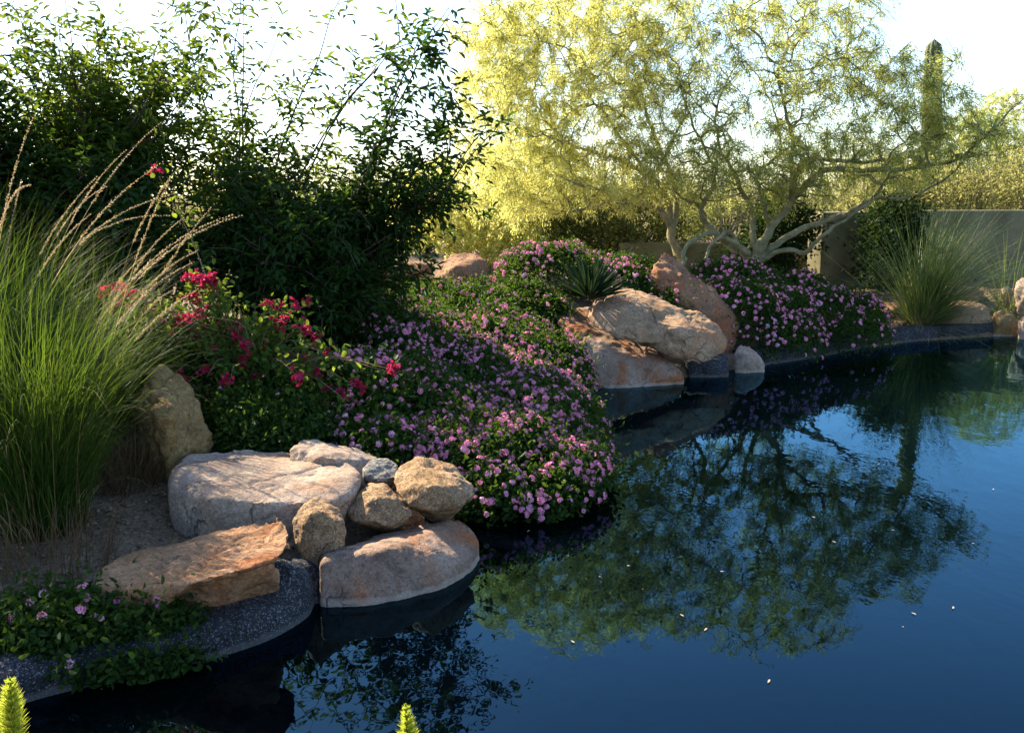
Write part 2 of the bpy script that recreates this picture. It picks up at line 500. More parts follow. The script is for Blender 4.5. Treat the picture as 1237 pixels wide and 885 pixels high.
nt.links.new(n2.outputs[0], mr.inputs['Value'])
nt.links.new(mr.outputs[0], bb.inputs['Strength'])
nt.links.new(bb.outputs[0], gl.inputs['Normal'])
nt.links.new(bb.outputs[0], fr.inputs['Normal'])
mb = MB()
mb.add([(-4.5, 1.9, 0), (24, 1.2, 0), (24, 15.6, 0), (-4.5, 15.6, 0)], [[0, 1, 2, 3]])
wt = mb.build('water', m)
wt['kind'] = 'structure'

# ------------------------------------------------------------------ rocks
def hull_mesh(groups, voxel):
    bm = bmesh.new()
    for pts in groups:
        vs = [bm.verts.new(q) for q in pts]
        r = bmesh.ops.convex_hull(bm, input=vs)
        junk = [e for e in r['geom_interior'] if isinstance(e, bmesh.types.BMVert)] + [e for e in r['geom_unused'] if isinstance(e, bmesh.types.BMVert)]
        bmesh.ops.delete(bm, geom=list(set(junk)), context='VERTS')
    me = bpy.data.meshes.new('tmp')
    bm.to_mesh(me); bm.free()
    o = bpy.data.objects.new('tmp', me)
    COL.objects.link(o)
    md = o.modifiers.new('r', 'REMESH')
    md.mode = 'VOXEL'
    md.voxel_size = voxel
    dg = bpy.context.evaluated_depsgraph_get()
    ev = o.evaluated_get(dg)
    em = ev.to_mesh()
    v = np.empty(len(em.vertices) * 3, np.float32); em.vertices.foreach_get('co', v)
    e = np.empty(len(em.edges) * 2, np.int32); em.edges.foreach_get('vertices', e)
    q = np.array([tuple(pl.vertices) if len(pl.vertices) == 4 else tuple(pl.vertices) + (pl.vertices[-1],) for pl in em.polygons], int)
    ev.to_mesh_clear()
    bpy.data.objects.remove(o)
    bpy.data.meshes.remove(me)
    return v.reshape(-1, 3).astype(float), e.reshape(-1, 2), q
def vnormals(v, q):
    n = np.cross(v[q[:, 2]] - v[q[:, 0]], v[q[:, 3]] - v[q[:, 1]])
    out = np.zeros_like(v)
    for k in range(4):
        np.add.at(out, q[:, k], n)
    return norm(out)
def rock(label, mat, Y, groups, voxel=0.014, smooth=10, amp=0.03, freq=2.5, crack=0.0, seed=0, sink=0.12, group=None, name='boulder', fine=0.35, cfreq=1.6):
    """groups: lists of (px, py, dY): corners as seen in the photograph and how far behind Y they lie"""
    gl = []
    for pts in groups:
        P = np.array([W(a, b, Y + dy) for a, b, dy in pts])
        low = P[P[:, 2] < P[:, 2].min() + 0.35 * (P[:, 2].max() - P[:, 2].min() + 1e-6)]
        low = low.copy(); low[:, 2] -= sink
        gl.append([tuple(x) for x in np.vstack([P, low])])
    v, e, q = hull_mesh(gl, voxel)
    cnt = np.zeros(len(v)); np.add.at(cnt, e[:, 0], 1); np.add.at(cnt, e[:, 1], 1)
    for _ in range(smooth):
        s = np.zeros_like(v); np.add.at(s, e[:, 0], v[e[:, 1]]); np.add.at(s, e[:, 1], v[e[:, 0]])
        v = 0.4 * v + 0.6 * s / cnt[:, None]
    n = vnormals(v, q)
    off = np.array([seed * 3.17, seed * 1.3, seed * 7.7])
    d = amp * fbm(v * freq + off, 3)
    d += amp * fine * fbm(v * freq * 6 + off, 4, 0.6)
    d += amp * 0.3 * (np.abs(noise(v * freq * 2.2 + off + 9)) - 0.25)
    if crack:
        w = noise(v * cfreq * np.array([1, 1, 1.8]) + off + 31 + 0.25 * fbm(v * 5 + off, 2)[:, None])
        d -= crack * np.exp(-(w / 0.022) ** 2)
    v = v + n * d[:, None]
    base = np.array([v[:, 0].mean(), v[:, 1].mean(), v[:, 2].min()])
    mb = MB(); mb.add(v, q)
    o = mb.build(name, mat, origin=tuple(base), smooth=True)
    return tag(o, label, 'rock', group)

# near cluster on the left bank
rock('big pale flat-topped boulder with a smooth pinkish top, largest of the near rock group', M['granite'], 4.62, [[
    (206, 566, .35), (223, 549, .55), (283, 541, .75), (347, 545, .75), (408, 554, .6), (430, 561, .4), (437, 576, .2),
    (204, 600, .1), (212, 640, .05), (250, 600, -.1), (330, 606, -.12), (405, 606, -.05), (428, 598, .05), (300, 655, -.1), (400, 650, 0), (240, 655, -.05)]],
    0.012, 14, 0.024, 1.6, 0.014, 1, fine=.22, cfreq=1.0)
rock('long wedge-shaped orange slab with a dark overhung front beside the leafy near bank', M['granite_orange'], 3.78, [[
    (116, 690, .1), (150, 672, .25), (220, 652, .4), (300, 632, .45), (345, 628, .4), (357, 645, .25), (352, 664, .05),
    (118, 706, -.02), (135, 722, -.05), (250, 700, -.12), (335, 676, -.05)],
    [(130, 710, .05), (240, 700, .02), (330, 680, .1), (340, 690, .3), (230, 722, .1), (140, 726, .1)]],
    0.010, 7, 0.03, 2.2, 0.012, 2, fine=.3)
rock('small angular pebbly rock wedged between the pale boulder and the water slab', M['pebbly'], 4.42, [[
    (352, 622, .05), (372, 600, .15), (384, 597, .2), (410, 612, .12), (420, 630, .03), (415, 650, -.02), (388, 668, -.06), (366, 656, -.05), (352, 640, 0), (380, 620, -.06), (400, 630, .4)]],
    0.009, 6, 0.02, 4, 0, 3)
rock('conical pebbly rock in the middle of the near rock group', M['pebbly'], 4.62, [[
    (416, 618, .05), (432, 592, .15), (446, 583, .25), (466, 582, .28), (482, 598, .2), (500, 622, .1), (470, 636, -.03), (440, 632, -.06), (424, 630, 0), (455, 600, 0), (470, 620, .5)]],
    0.01, 7, 0.02, 4, 0, 4)
rock('low flat boulder peeping out behind the big pale boulder', M['granite'], 5.1, [[
    (347, 540, .1), (362, 531, .2), (385, 531, .3), (440, 543, .3), (463, 551, .2), (440, 570, 0), (350, 575, 0), (400, 550, -.1)]],
    0.014, 8, 0.025, 3, 0, 5)
rock('small grey black-speckled stone tucked behind the conical rock', M['speckled'], 4.95, [[
    (436, 566, .05), (446, 556, .12), (466, 553, .15), (482, 560, .1), (480, 576, 0), (455, 580, -.03), (440, 577, 0), (460, 590, .2)]],
    0.009, 6, 0.015, 5, 0, 6)
rock('rounded pebbly tan boulder at the right end of the near group, touching the lantana', M['pebbly'], 4.8, [[
    (470, 580, .1), (482, 560, .25), (505, 554, .35), (545, 562, .35), (570, 583, .2), (575, 597, .1), (560, 611, 0), (520, 619, -.08), (490, 612, -.08), (520, 585, -.1), (530, 620, .4)]],
    0.012, 9, 0.03, 3, 0, 7)
rock('broad orange-brown slab sloping into the dark water at the pond edge', M['smooth'], 4.22, [[
    (384, 680, .0), (392, 668, .1), (430, 650, .35), (500, 634, .6), (553, 624, .75), (572, 636, .7), (579, 655, .55),
    (384, 716, -.04), (388, 727, -.05), (440, 726, -.03), (480, 716, .02), (530, 697, .14), (565, 675, .35), (470, 662, .1)]],
    0.012, 9, 0.02, 2.5, 0, 8, sink=0.2)
rock('upright tan boulder half hidden behind the fountain grass', M['tan'], 5.35, [[
    (166, 500, .1), (178, 455, .2), (196, 440, .3), (216, 444, .3), (236, 470, .2), (250, 520, .1), (248, 575, 0), (160, 580, 0), (162, 540, 0), (200, 500, -.15), (205, 575, -.2), (210, 560, .5)]],
    0.015, 8, 0.05, 2.5, 0.02, 9, sink=0.25)
rock('dark rounded rock in the gap below the angular pebbly rock', M['aggregate'], 4.25, [[
    (342, 690, .1), (352, 668, .15), (376, 668, .2), (390, 690, .1), (386, 722, -.05), (350, 716, -.05), (362, 690, -.06)]],
    0.01, 7, 0.015, 4, 0, 10)
# far cluster at the middle of the bank
rock('large warm tan boulder with a long crack, lying on the smooth pale rock', M['granite_warm'], 9.55, [[
    (706, 372, .2), (718, 358, .5), (740, 346, .75), (768, 347, .75), (802, 360, .6), (828, 372, .4), (800, 408, -.15), (770, 410, -.25), (735, 402, -.2), (712, 390, -.05), (750, 375, -.1), (706, 378, .05)],
    [(770, 392, 0), (790, 364, .5), (842, 374, .6), (868, 392, .45), (880, 412, .2), (878, 424, .05), (850, 432, -.12), (810, 428, -.15), (782, 412, -.1), (820, 395, -.15)]],
    0.018, 13, 0.04, 1.5, 0.03, 11, sink=0.05, fine=0.3, cfreq=1.0)
rock('smooth pale water-worn rock shelf sloping down to the water under the tan boulder', M['smooth'], 9.3, [[
    (672, 388, .4), (690, 368, .9), (715, 366, 1.1), (750, 400, .7), (700, 420, .1), (740, 420, .1)],
    [(690, 410, .2), (745, 400, .5), (800, 425, .4), (830, 452, .15), (828, 457, .1), (760, 467, -.05), (715, 468, -.1), (690, 445, -.05), (740, 425, .05)]],
    0.02, 12, 0.03, 2.0, 0.02, 12, sink=0.25)
rock('dark wet rock at the waterline below the cracked tan boulder', M['aggregate'], 9.85, [[
    (826, 434, 0), (840, 426, .2), (870, 424, .2), (881, 430, .1), (881, 448, -.05), (834, 454, -.08), (850, 436, -.08)]],
    0.018, 5, 0.02, 3, 0, 13, sink=0.2)
rock('leaning reddish slab rising behind the cracked tan boulder', M['granite_red'], 10.55, [[
    (790, 320, .2), (797, 302, .5), (812, 306, .5), (848, 335, .35), (885, 370, .2), (893, 385, .1), (890, 408, 0), (878, 420, 0), (800, 380, 0), (786, 350, .1), (840, 365, -.15), (860, 400, -.15)]],
    0.02, 6, 0.05, 2.2, 0.02, 14, sink=0.2)
rock('small grey-tan rock standing in the water by the leaning slab', M['granite'], 10.1, [[
    (886, 425, .05), (893, 414, .15), (906, 418, .15), (922, 434, .05), (926, 441, 0), (910, 446, -.06), (890, 446, -.06), (900, 428, -.08)]],
    0.015, 5, 0.02, 4, 0, 15, sink=0.2)
rock('pinkish rock showing through the lantana beside the rock shelf', M['smooth'], 8.6, [[
    (652, 440, .1), (660, 428, .2), (678, 426, .3), (692, 440, .2), (690, 462, 0), (655, 464, 0), (670, 445, -.1)]],
    0.018, 7, 0.03, 3, 0, 16, sink=0.2)
rock('low stone at the waterline under the edge of the lantana', M['smooth'], 8.35, [[
    (676, 476, .1), (690, 464, .3), (712, 468, .3), (716, 482, .1), (700, 492, 0), (680, 490, 0), (695, 478, -.05)]],
    0.018, 7, 0.03, 3, 0, 17, sink=0.2)
rock('rounded reddish boulder behind the lantana below the yellow tree', M['granite_red'], 10.55, [[
    (524, 330, .1), (530, 312, .3), (550, 304, .5), (575, 306, .5), (588, 318, .3), (592, 345, 0), (526, 348, 0), (555, 322, -.1), (560, 345, .9)]],
    0.025, 8, 0.05, 2, 0.02, 18, sink=0.3)
rock('long low reddish rock under the dark shrub at the back of the bed', M['granite_red'], 10.9, [[
    (440, 335, .1), (455, 320, .3), (490, 314, .4), (520, 318, .3), (528, 340, 0), (445, 345, 0), (485, 325, -.1)]],
    0.025, 7, 0.05, 2, 0.02, 19, sink=0.3)
# right bank
rock('rounded tan boulder behind the dark kerb beside the deer grass', M['granite_warm'], 12.8, [[
    (1133, 378, .05), (1138, 366, .2), (1155, 361, .35), (1180, 362, .35), (1196, 372, .2), (1198, 388, 0), (1180, 396, -.1), (1136, 394, -.1), (1165, 375, -.15)]],
    0.02, 8, 0.03, 2.5, 0, 20, sink=0.03)
rock('angular brown rock at the end of the dark kerb', M['tan'], 12.75, [[
    (1197, 382, .05), (1206, 372, .2), (1222, 374, .25), (1231, 390, .1), (1230, 406, -.05), (1198, 408, -.05), (1212, 388, -.1)]],
    0.02, 4, 0.03, 3, 0, 21, sink=0.03)
rock('small round stone on the gravel above the angular brown rock', M['granite'], 13.6, [[
    (1208, 350, .05), (1214, 344, .1), (1222, 346, .15), (1225, 357, .05), (1212, 362, -.05), (1216, 351, -.08)]],
    0.02, 5, 0.02, 4, 0, 22, sink=0.15)
rock('pale boulder cut by the right edge of the frame', M['granite'], 13.2, [[
    (1226, 346, .05), (1232, 334, .2), (1250, 330, .3), (1270, 342, .2), (1272, 370, 0), (1228, 368, 0), (1248, 350, -.15)]],
    0.022, 7, 0.03, 3, 0, 23, sink=0.2)
rock('grey-brown boulder at the waterline in the right corner of the bank', M['granite'], 12.5, [[
    (1228, 392, .05), (1236, 378, .2), (1262, 374, .3), (1284, 388, .2), (1284, 408, 0), (1232, 410, -.05), (1255, 390, -.15)]],
    0.022, 7, 0.03, 3, 0, 24, sink=0.25)
rock('flat orange stepping stone on the sunlit gravel by the deer grass', M['granite_orange'], 13.1, [[
    (1046, 372, .05), (1058, 362, .4), (1084, 361, .5), (1095, 367, .4), (1080, 375, 0), (1060, 377, -.05)]],
    0.02, 4, 0.015, 3, 0, 25, sink=0.1)
rock('low pinkish rock behind the deer grass on the gravel', M['granite_red'], 14.2, [[
    (1140, 352, .05), (1150, 344, .3), (1175, 343, .4), (1192, 352, .2), (1180, 360, 0), (1145, 360, 0)]],
    0.022, 5, 0.02, 3, 0, 26, sink=0.15)

# kerbs of dark aggregate along the water
def kerb(label, line, w, h, name='pond_kerb', bulge=0.0):
    P = spline(np.array(line), 70)
    t = norm(np.gradient(P, axis=0)); t[:, 2] = 0; t = norm(t)
    nrm = np.stack([-t[:, 1], t[:, 0], 0 * t[:, 0]], -1)      # away from the water when the line runs left to right
    prof = []
    for a in np.linspace(0, 1, 15):                            # rounded nose: foot, face, top, back
        th = a * math.pi
        prof.append((w / 2 - w / 2 * math.copysign(abs(math.cos(th)) ** 0.55, math.cos(th)), h * math.sin(th) ** 0.45))
    prof = np.array([(-0.01, -0.35)] + prof + [(w, -0.3)])
    s = 1 + bulge * np.exp(-((np.linspace(0, 1, 70) - 0.93) / 0.09) ** 2)
    V = P[:, None] + nrm[:, None] * (prof[None, :, :1] * s[:, None, None]) + np.array([0, 0, 1]) * np.maximum(prof[None, :, 1:2], -0.35) * s[:, None, None]
    k = len(prof)
    V = V + norm(V - P[:, None]) * (0.008 * noise(V.reshape(-1, 3) * 9).reshape(70, k)[..., None])
    i = (np.arange(69)[:, None] * k + np.arange(k - 1)[None]).ravel()
    mb = MB(); mb.add(V, np.stack([i, i + k, i + k + 1, i + 1], -1))
    for end in (0, 69):                                        # closed ends
        c = V[end].mean(0)
        ii = np.arange(k - 1)
        mb.add(np.vstack([V[end], c]), np.stack([ii, ii + 1, np.full(k - 1, k)], -1))
    o = mb.build(name, M['aggregate'], origin=tuple(P[35]), smooth=True)
    return tag(o, label, 'kerb')
kerb('dark pebbled pond kerb curving along the near left bank to a rounded end', [G(a, b, 0) for a, b in ((-90, 890), (40, 846), (130, 824), (240, 800), (320, 775), (368, 748), (380, 730))], 0.34, 0.13, bulge=0.9)
kerb('dark bluish pond kerb along the far right bank beneath the deer grass', [G(a, b, 0) for a, b in ((905, 444), (985, 432), (1040, 421), (1100, 413), (1180, 407.5), (1216, 404.5))], 0.3, 0.17)

# ------------------------------------------------------------------ walls
def wall(label, p0, p1, base, top, thick=0.22):
    p0, p1 = np.array(p0, float), np.array(p1, float)
    t = norm(p1 - p0); n = np.array([-t[1], t[0]])
    L = np.linalg.norm(p1 - p0)
    bm = bmesh.new()
    bmesh.ops.create_cube(bm, size=1)
    for v in bm.verts:
        v.co = ((v.co.x) * L, v.co.y * thick, (v.co.z + 0.5) * (top - base))
    bmesh.ops.bevel(bm, geom=list(bm.edges), offset=0.035, segments=3, affect='EDGES', profile=0.5)
    me = bpy.data.meshes.new('garden_wall'); bm.to_mesh(me); bm.free()
    for q in me.polygons: q.use_smooth = True
    me.materials.append(M['stucco'])
    o = bpy.data.objects.new('garden_wall', me); COL.objects.link(o)
    mid = (p0 + p1) / 2
    o.location = (mid[0], mid[1], base); o.rotation_euler = (0, 0, math.atan2(t[1], t[0]))
    return tag(o, label, 'wall')
a, b = W(748, 293, 16.0), W(985, 282, 16.2)
wall('low olive stucco wall behind the twisted palo verde trunks', a[:2], b[:2], 0.0, a[2])
a, b = W(986, 256, 15.6), W(1052, 258, 15.9)
wall('taller olive stucco wall pier between two dark bushes', a[:2], b[:2], 0.0, a[2], 0.4)
a, b = W(1053, 254, 16.6), W(1500, 250, 17.6)
wall('long grey-lit stucco wall running behind the deer grass', a[:2], b[:2], 0.0, a[2])

# ------------------------------------------------------------------ branching trees
def wiggle(p0, p1, n, amp, r):
    t = np.linspace(0, 1, n)[:, None]
    P = p0 * (1 - t) + p1 * t
    L = np.linalg.norm(p1 - p0)
    ph = r.uniform(0, 100, 3)
    off = np.stack([noise(np.stack([t[:, 0] * 2.6 + ph[k], np.full(n, ph[k]), np.zeros(n)], -1)) for k in range(3)], -1)
    off = off - off[0] * (1 - t) - off[-1] * t
    return P + off * amp * L
def crown_points(ells, n, r, shell=0.0):
    """random points in ellipsoids given as (px, py, Y, rx px, ry px, rY m, weight)"""
    w = np.array([e[6] for e in ells]); w = w / w.sum()
    k = r.choice(len(ells), n, p=w)
    u = norm(r.normal(size=(n, 3))) * (r.uniform(shell ** 3, 1, n) ** (1 / 3))[:, None]
    E = np.array([e[:6] for e in ells])[k]
    Yd = E[:, 2] + u[:, 2] * E[:, 5]
    c = W(E[:, 0], E[:, 1], E[:, 2])
    sc = E[:, 2] / F
    return c + np.stack([u[:, 0] * E[:, 3] * sc, u[:, 2] * E[:, 5], u[:, 1] * E[:, 4] * sc], -1)
def branch_tree(name, label, cat, base, limbs, ells, leaf, bark, n1=40, n2=260, n3=1600, twig_len=0.45, leaf_n=45, leaf_len=0.03, leaf_w=0.012, seed=0, r0=0.09, group=None, droop=0.25, amp=0.2, twig_sides=3, leaf_parts='crown'):
    r = np.random.default_rng(seed)
    base = np.asarray(base, float)
    th = thing(name, label, cat, base, group)
    wood = MB()
    nodes, rad = [], []
    for lm, ra, rb in limbs:
        P = spline(np.array(lm), max(18, len(lm) * 10))
        P = P + 0.035 * np.stack([noise(P * 3 + s) for s in (0, 11, 23)], -1) + 0.022 * np.stack([noise(P * 8 + s) for s in (3, 14, 27)], -1)
        rr = ra + (rb - ra) * np.linspace(0, 1, len(P)) ** 0.8
        wood.tube(P, rr * 0.76 * (1 + 0.2 * noise(P * 7)), 8)
        nodes.append(P[3:]); rad.append(rr[3:])
    nodes = np.concatenate(nodes); rad = np.concatenate(rad)
    def connect(A, scale, rmin, sides, seg):
        nonlocal nodes, rad
        d0 = np.array([np.min(np.linalg.norm(nodes - a, axis=1)) for a in A])
        for a in A[np.argsort(d0)]:
            dv = a - nodes
            d = np.linalg.norm(dv, axis=1)
            cost = d + np.maximum(0, -dv[:, 2]) * 1.2 + 0.4 * np.maximum(0, 0.02 - rad) / 0.02
            k = int(np.argmin(cost))
            P = wiggle(nodes[k], a, seg, amp, r)
            r_a = min(rad[k] * scale, 0.012 + 0.018 * d[k])
            rr = np.linspace(max(r_a, rmin), rmin, seg)
            wood.tube(P, rr, sides)
            nodes = np.vstack([nodes, P[2:]]); rad = np.concatenate([rad, rr[2:]])
    connect(crown_points(ells, n1, r), 0.75, 0.009, 5, 14)
    connect(crown_points(ells, n2, r), 0.7, 0.004, 4, 9)
    # twigs and leaflets
    tips = crown_points(ells, n3, r)
    cr, tw = MB(), MB()
    start = np.empty_like(tips)
    for j, a in enumerate(tips):
        d = np.linalg.norm(nodes - a, axis=1)
        k = int(np.argmin(d))
        s = nodes[k]
        L = d[k]
        if L > twig_len * 1.6:
            s = a + (s - a) * (twig_len * 1.6 / L)
        start[j] = s
    mid = (start + tips) / 2 + r.normal(0, 0.04, tips.shape)
    tips2 = tips.copy(); tips2[:, 2] -= droop * np.linalg.norm(tips - start, axis=1)
    for s, q, e in zip(start, mid, tips2):
        tw.tube(np.array([s, q, e]), [0.0045, 0.0035, 0.0018], twig_sides)
    t = r.uniform(0.1, 1.0, (n3, leaf_n, 1))
    P = (1 - t) ** 2 * start[:, None] + 2 * t * (1 - t) * mid[:, None] + t ** 2 * tips2[:, None]
    P = P.reshape(-1, 3) + r.normal(0, twig_len * 0.055, (n3 * leaf_n, 3))
    dv = norm(np.repeat(tips2 - start, leaf_n, 0)) + r.normal(0, 0.55, P.shape); dv[:, 2] -= 0.25
    cr.leaves(P, dv, r.normal(size=P.shape) + np.array([0, 0, 1.0]), leaf_len * r.uniform(0.6, 1.4, len(P)), leaf_w * r.uniform(0.7, 1.3, len(P)))
    wood.build('trunk', bark, th, smooth=True)
    tw.build('twig', M['twig_green'], th)
    cr.build(leaf_parts, leaf, th)
    return th

def Z2(u, v, Y):      # coordinates read from an enlargement of the palo verde
    return W(500 + u / 1.678, v / 1.678, Y)
YR = 13.6
def limb(seq, Y0, Y1):
    n = len(seq)
    return [Z2(u, v, Y0 + (Y1 - Y0) * k / (n - 1)) for k, (u, v) in enumerate(seq)]
limbsR = [
    (limb([(690, 560), (694, 510), (722, 468), (760, 418), (772, 360), (800, 322), (870, 326), (955, 326)], YR, YR - .6), .095, .03),
    (limb([(762, 415), (768, 345), (762, 260), (742, 160), (760, 60)], YR - .2, YR + .3), .06, .014),
    (limb([(692, 520), (738, 440), (800, 372), (850, 342), (930, 346), (1000, 342), (1100, 322), (1165, 268), (1232, 198)], YR, YR - 1.2), .08, .012),
    (limb([(700, 520), (760, 478), (838, 446), (882, 430), (930, 405), (1000, 402), (1062, 372), (1112, 328)], YR, YR - .9), .07, .014),
    (limb([(700, 525), (750, 505), (795, 510), (822, 482), (872, 446), (930, 400), (965, 350)], YR, YR - 1.0), .055, .018),
    (limb([(690, 520), (650, 492), (612, 472), (575, 478), (552, 505), (545, 545)], YR, YR - .7), .06, .03),
    (limb([(685, 520), (640, 498), (590, 450), (585, 420), (602, 378), (606, 352), (590, 300), (560, 240), (540, 170)], YR, YR + .4), .075, .014),
    (limb([(690, 500), (684, 430), (664, 382), (645, 342), (620, 300), (612, 230), (640, 150)], YR, YR + .6), .065, .014),
    (limb([(655, 495), (640, 470), (600, 500), (590, 540)], YR - .1, YR - .5), .04, .025),
    (limb([(720, 470), (705, 400), (700, 350), (740, 310), (735, 240), (700, 150)], YR - .05, YR + .8), .05, .012),
]
ellR = [(900, 120, 13.5, 165, 130, 1.7, 3.0), (800, 80, 13.9, 110, 110, 1.5, 1.4), (1030, 150, 13.0, 110, 95, 1.3, 1.5), (960, 50, 13.6, 110, 70, 1.2, 1.0),
        (1120, 165, 12.8, 75, 60, .8, .8), (1115, 110, 12.8, 55, 60, .7, .55), (1175, 150, 12.6, 60, 48, .7, .4), (860, 195, 13.3, 130, 50, 1.2, .9), (960, 5, 13.6, 130, 50, 1.2, .8), (1010, 200, 13.2, 120, 45, 1.2, .8), (900, 225, 13.6, 100, 40, 1.0, .5), (1060, 90, 13.1, 80, 50, 1.0, .6)]
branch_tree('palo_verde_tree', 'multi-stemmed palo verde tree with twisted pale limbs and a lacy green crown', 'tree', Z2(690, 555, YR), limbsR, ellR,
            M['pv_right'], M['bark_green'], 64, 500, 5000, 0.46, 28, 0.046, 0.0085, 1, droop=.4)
YL = 14.2
limbsL = [
    (limb([(545, 530), (530, 500), (518, 452), (488, 420), (445, 412), (380, 415), (320, 430)], YL, YL - .6), .085, .02),
    (limb([(535, 515), (522, 460), (512, 410), (490, 368), (470, 352), (420, 326), (380, 314), (300, 282), (240, 205)], YL, YL - .3), .08, .014),
    (limb([(528, 480), (532, 400), (520, 350), (480, 260), (462, 190), (436, 100)], YL, YL + .5), .07, .014),
    (limb([(490, 420), (480, 380), (495, 340), (540, 250), (560, 150)], YL - .1, YL + .8), .05, .012),
    (limb([(470, 352), (400, 250), (330, 160), (280, 80)], YL, YL + .2), .04, .01),
]
ellL = [(690, 110, 14.0, 130, 120, 1.6, 2.6), (620, 160, 13.8, 85, 120, 1.3, 1.8), (720, 215, 13.6, 110, 50, 1.2, .9), (760, 50, 14.4, 110, 80, 1.4, 1.0), (600, 50, 14, 65, 70, 1.0, .9), (700, 10, 14.2, 130, 55, 1.3, 1.0)]
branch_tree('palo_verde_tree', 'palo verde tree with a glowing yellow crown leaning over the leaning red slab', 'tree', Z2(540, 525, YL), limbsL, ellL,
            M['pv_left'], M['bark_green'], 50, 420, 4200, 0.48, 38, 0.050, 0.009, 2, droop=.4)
# sunlit drooping tree farther back, left of both
YB = 17.5
bs = W(590, 320, YB); bs[2] = gz(bs[0], bs[1]) - 0.05
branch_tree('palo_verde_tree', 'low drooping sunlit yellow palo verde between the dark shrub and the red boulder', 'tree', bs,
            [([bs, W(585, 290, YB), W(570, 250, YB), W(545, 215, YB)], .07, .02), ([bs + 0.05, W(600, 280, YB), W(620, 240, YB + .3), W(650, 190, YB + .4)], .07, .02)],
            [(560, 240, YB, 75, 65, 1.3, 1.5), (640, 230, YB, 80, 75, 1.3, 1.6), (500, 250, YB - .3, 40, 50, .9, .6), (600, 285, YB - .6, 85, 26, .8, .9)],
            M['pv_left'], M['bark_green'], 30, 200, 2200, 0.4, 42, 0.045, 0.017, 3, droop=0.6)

# saguaro behind the wall
def saguaro(px, ytop, Y, label):
    top = W(px, ytop, Y)
    z0 = float(gz(top[0], top[1])) - 0.1
    th = []
    H = top[2] - z0
    n, k = 40, 44
    mb = MB()
    s = np.linspace(0, 1, n)
    rad = 0.185 * np.where(s < 0.93, 0.82 + 0.18 * np.sin(s * 3.0), np.sqrt(np.clip(1 - ((s - 0.93) / 0.07) ** 2, 0, 1)) * 0.90) + 0.002
    a = np.linspace(0, 2 * math.pi, k, endpoint=False)
    rib = 1 + 0.10 * np.cos(a * 11)
    Px = top[0] + (rad[:, None] * rib[None] * np.cos(a)[None]) + 0.05 * np.sin(s * 4)[:, None]
    Py = top[1] + (rad[:, None] * rib[None] * np.sin(a)[None])
    Pz = np.repeat((z0 + s * H)[:, None], k, 1)
    i = (np.arange(n - 1)[:, None] * k + np.arange(k)[None]); j = (np.arange(n - 1)[:, None] * k + (np.arange(k)[None] + 1) % k)
    mb.add(np.stack([Px, Py, Pz], -1), np.stack([i, j, j + k, i + k], -1).reshape(-1, 4))
    o = mb.build('saguaro_cactus', M['saguaro'], origin=(top[0], top[1], z0), smooth=True)
    sp = MB()
    r = np.random.default_rng(8)
    m = 5200
    ii = r.integers(1, n - 1, m); th_ = (r.integers(0, 11, m) + r.normal(0, .05, m)) * 2 * math.pi / 11
    rr = rad[ii] * 1.09
    P = np.stack([top[0] + rr * np.cos(th_) + 0.05 * np.sin(s[ii] * 4), top[1] + rr * np.sin(th_), z0 + s[ii] * H + r.uniform(-.07, .07, m)], -1)
    d = np.stack([np.cos(th_), np.sin(th_), np.zeros(m)], -1) + r.normal(0, .5, (m, 3))
    sp.leaves(P, d, r.normal(size=(m, 3)), .05, .006, kind='diamond')
    q = sp.build('spine_cover', M['straw'], None, origin=(top[0], top[1], z0))
    q.parent = o
    q.location = (0, 0, 0)
    return tag(o, label, 'cactus')
saguaro(1131, 47, 22.0, 'tall single ribbed saguaro column rising beyond the wall')

# ------------------------------------------------------------------ bushes (dense leaf crowns)
def bush(name, label, cat, ells, leaf, n_leaf, ll, lw, seed, group=None, stem_mat=None, kind='diamond', shell=0.35, clump=0.12, up=0.6, part='foliage', nclump=150):
    r = np.random.default_rng(seed)
    c0 = W(ells[0][0], ells[0][1], ells[0][2])
    base = np.array([c0[0], c0[1], float(gz(c0[0], c0[1])) - 0.03])
    th = thing(name, label, cat, base, group)
    cl = crown_points(ells, nclump, r, shell)
    st = MB()
    for a in cl[:60]:
        P = wiggle(base + r.normal(0, 0.06, 3) * np.array([1, 1, 0]), a, 8, 0.12, r)
        st.tube(P, np.linspace(0.018, 0.004, 8), 4)
    st.build('stem', stem_mat or M['bark'], th)
    k = r.integers(0, nclump, n_leaf)
    P = cl[k] + r.normal(0, clump, (n_leaf, 3))
    g0 = gz(P[:, 0], P[:, 1])
    P[:, 2] = np.maximum(P[:, 2], g0 + 0.02)
    d = norm(P - cl[k]) + r.normal(0, 0.6, P.shape)
    mb = MB()
    mb.leaves(P, d, r.normal(0, .6, P.shape) + np.array([0, 0, up]), ll * r.uniform(.6, 1.3, n_leaf), lw * r.uniform(.7, 1.3, n_leaf), kind=kind)
    mb.build(part, leaf, th)
    return th
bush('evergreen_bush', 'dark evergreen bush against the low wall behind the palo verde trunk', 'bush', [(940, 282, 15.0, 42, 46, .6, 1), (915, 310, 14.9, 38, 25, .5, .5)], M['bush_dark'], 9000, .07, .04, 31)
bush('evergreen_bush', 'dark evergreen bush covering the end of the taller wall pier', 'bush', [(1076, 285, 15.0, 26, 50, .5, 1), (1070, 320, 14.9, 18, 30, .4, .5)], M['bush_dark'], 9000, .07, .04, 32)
bush('evergreen_bush', 'dark bush between the two palo verde trees', 'bush', [(735, 262, 16.5, 75, 45, .8, 1), (690, 275, 16.5, 40, 30, .6, .5), (800, 265, 16.8, 60, 45, .8, .8)], M['scrub_green'], 12000, .08, .035, 34)
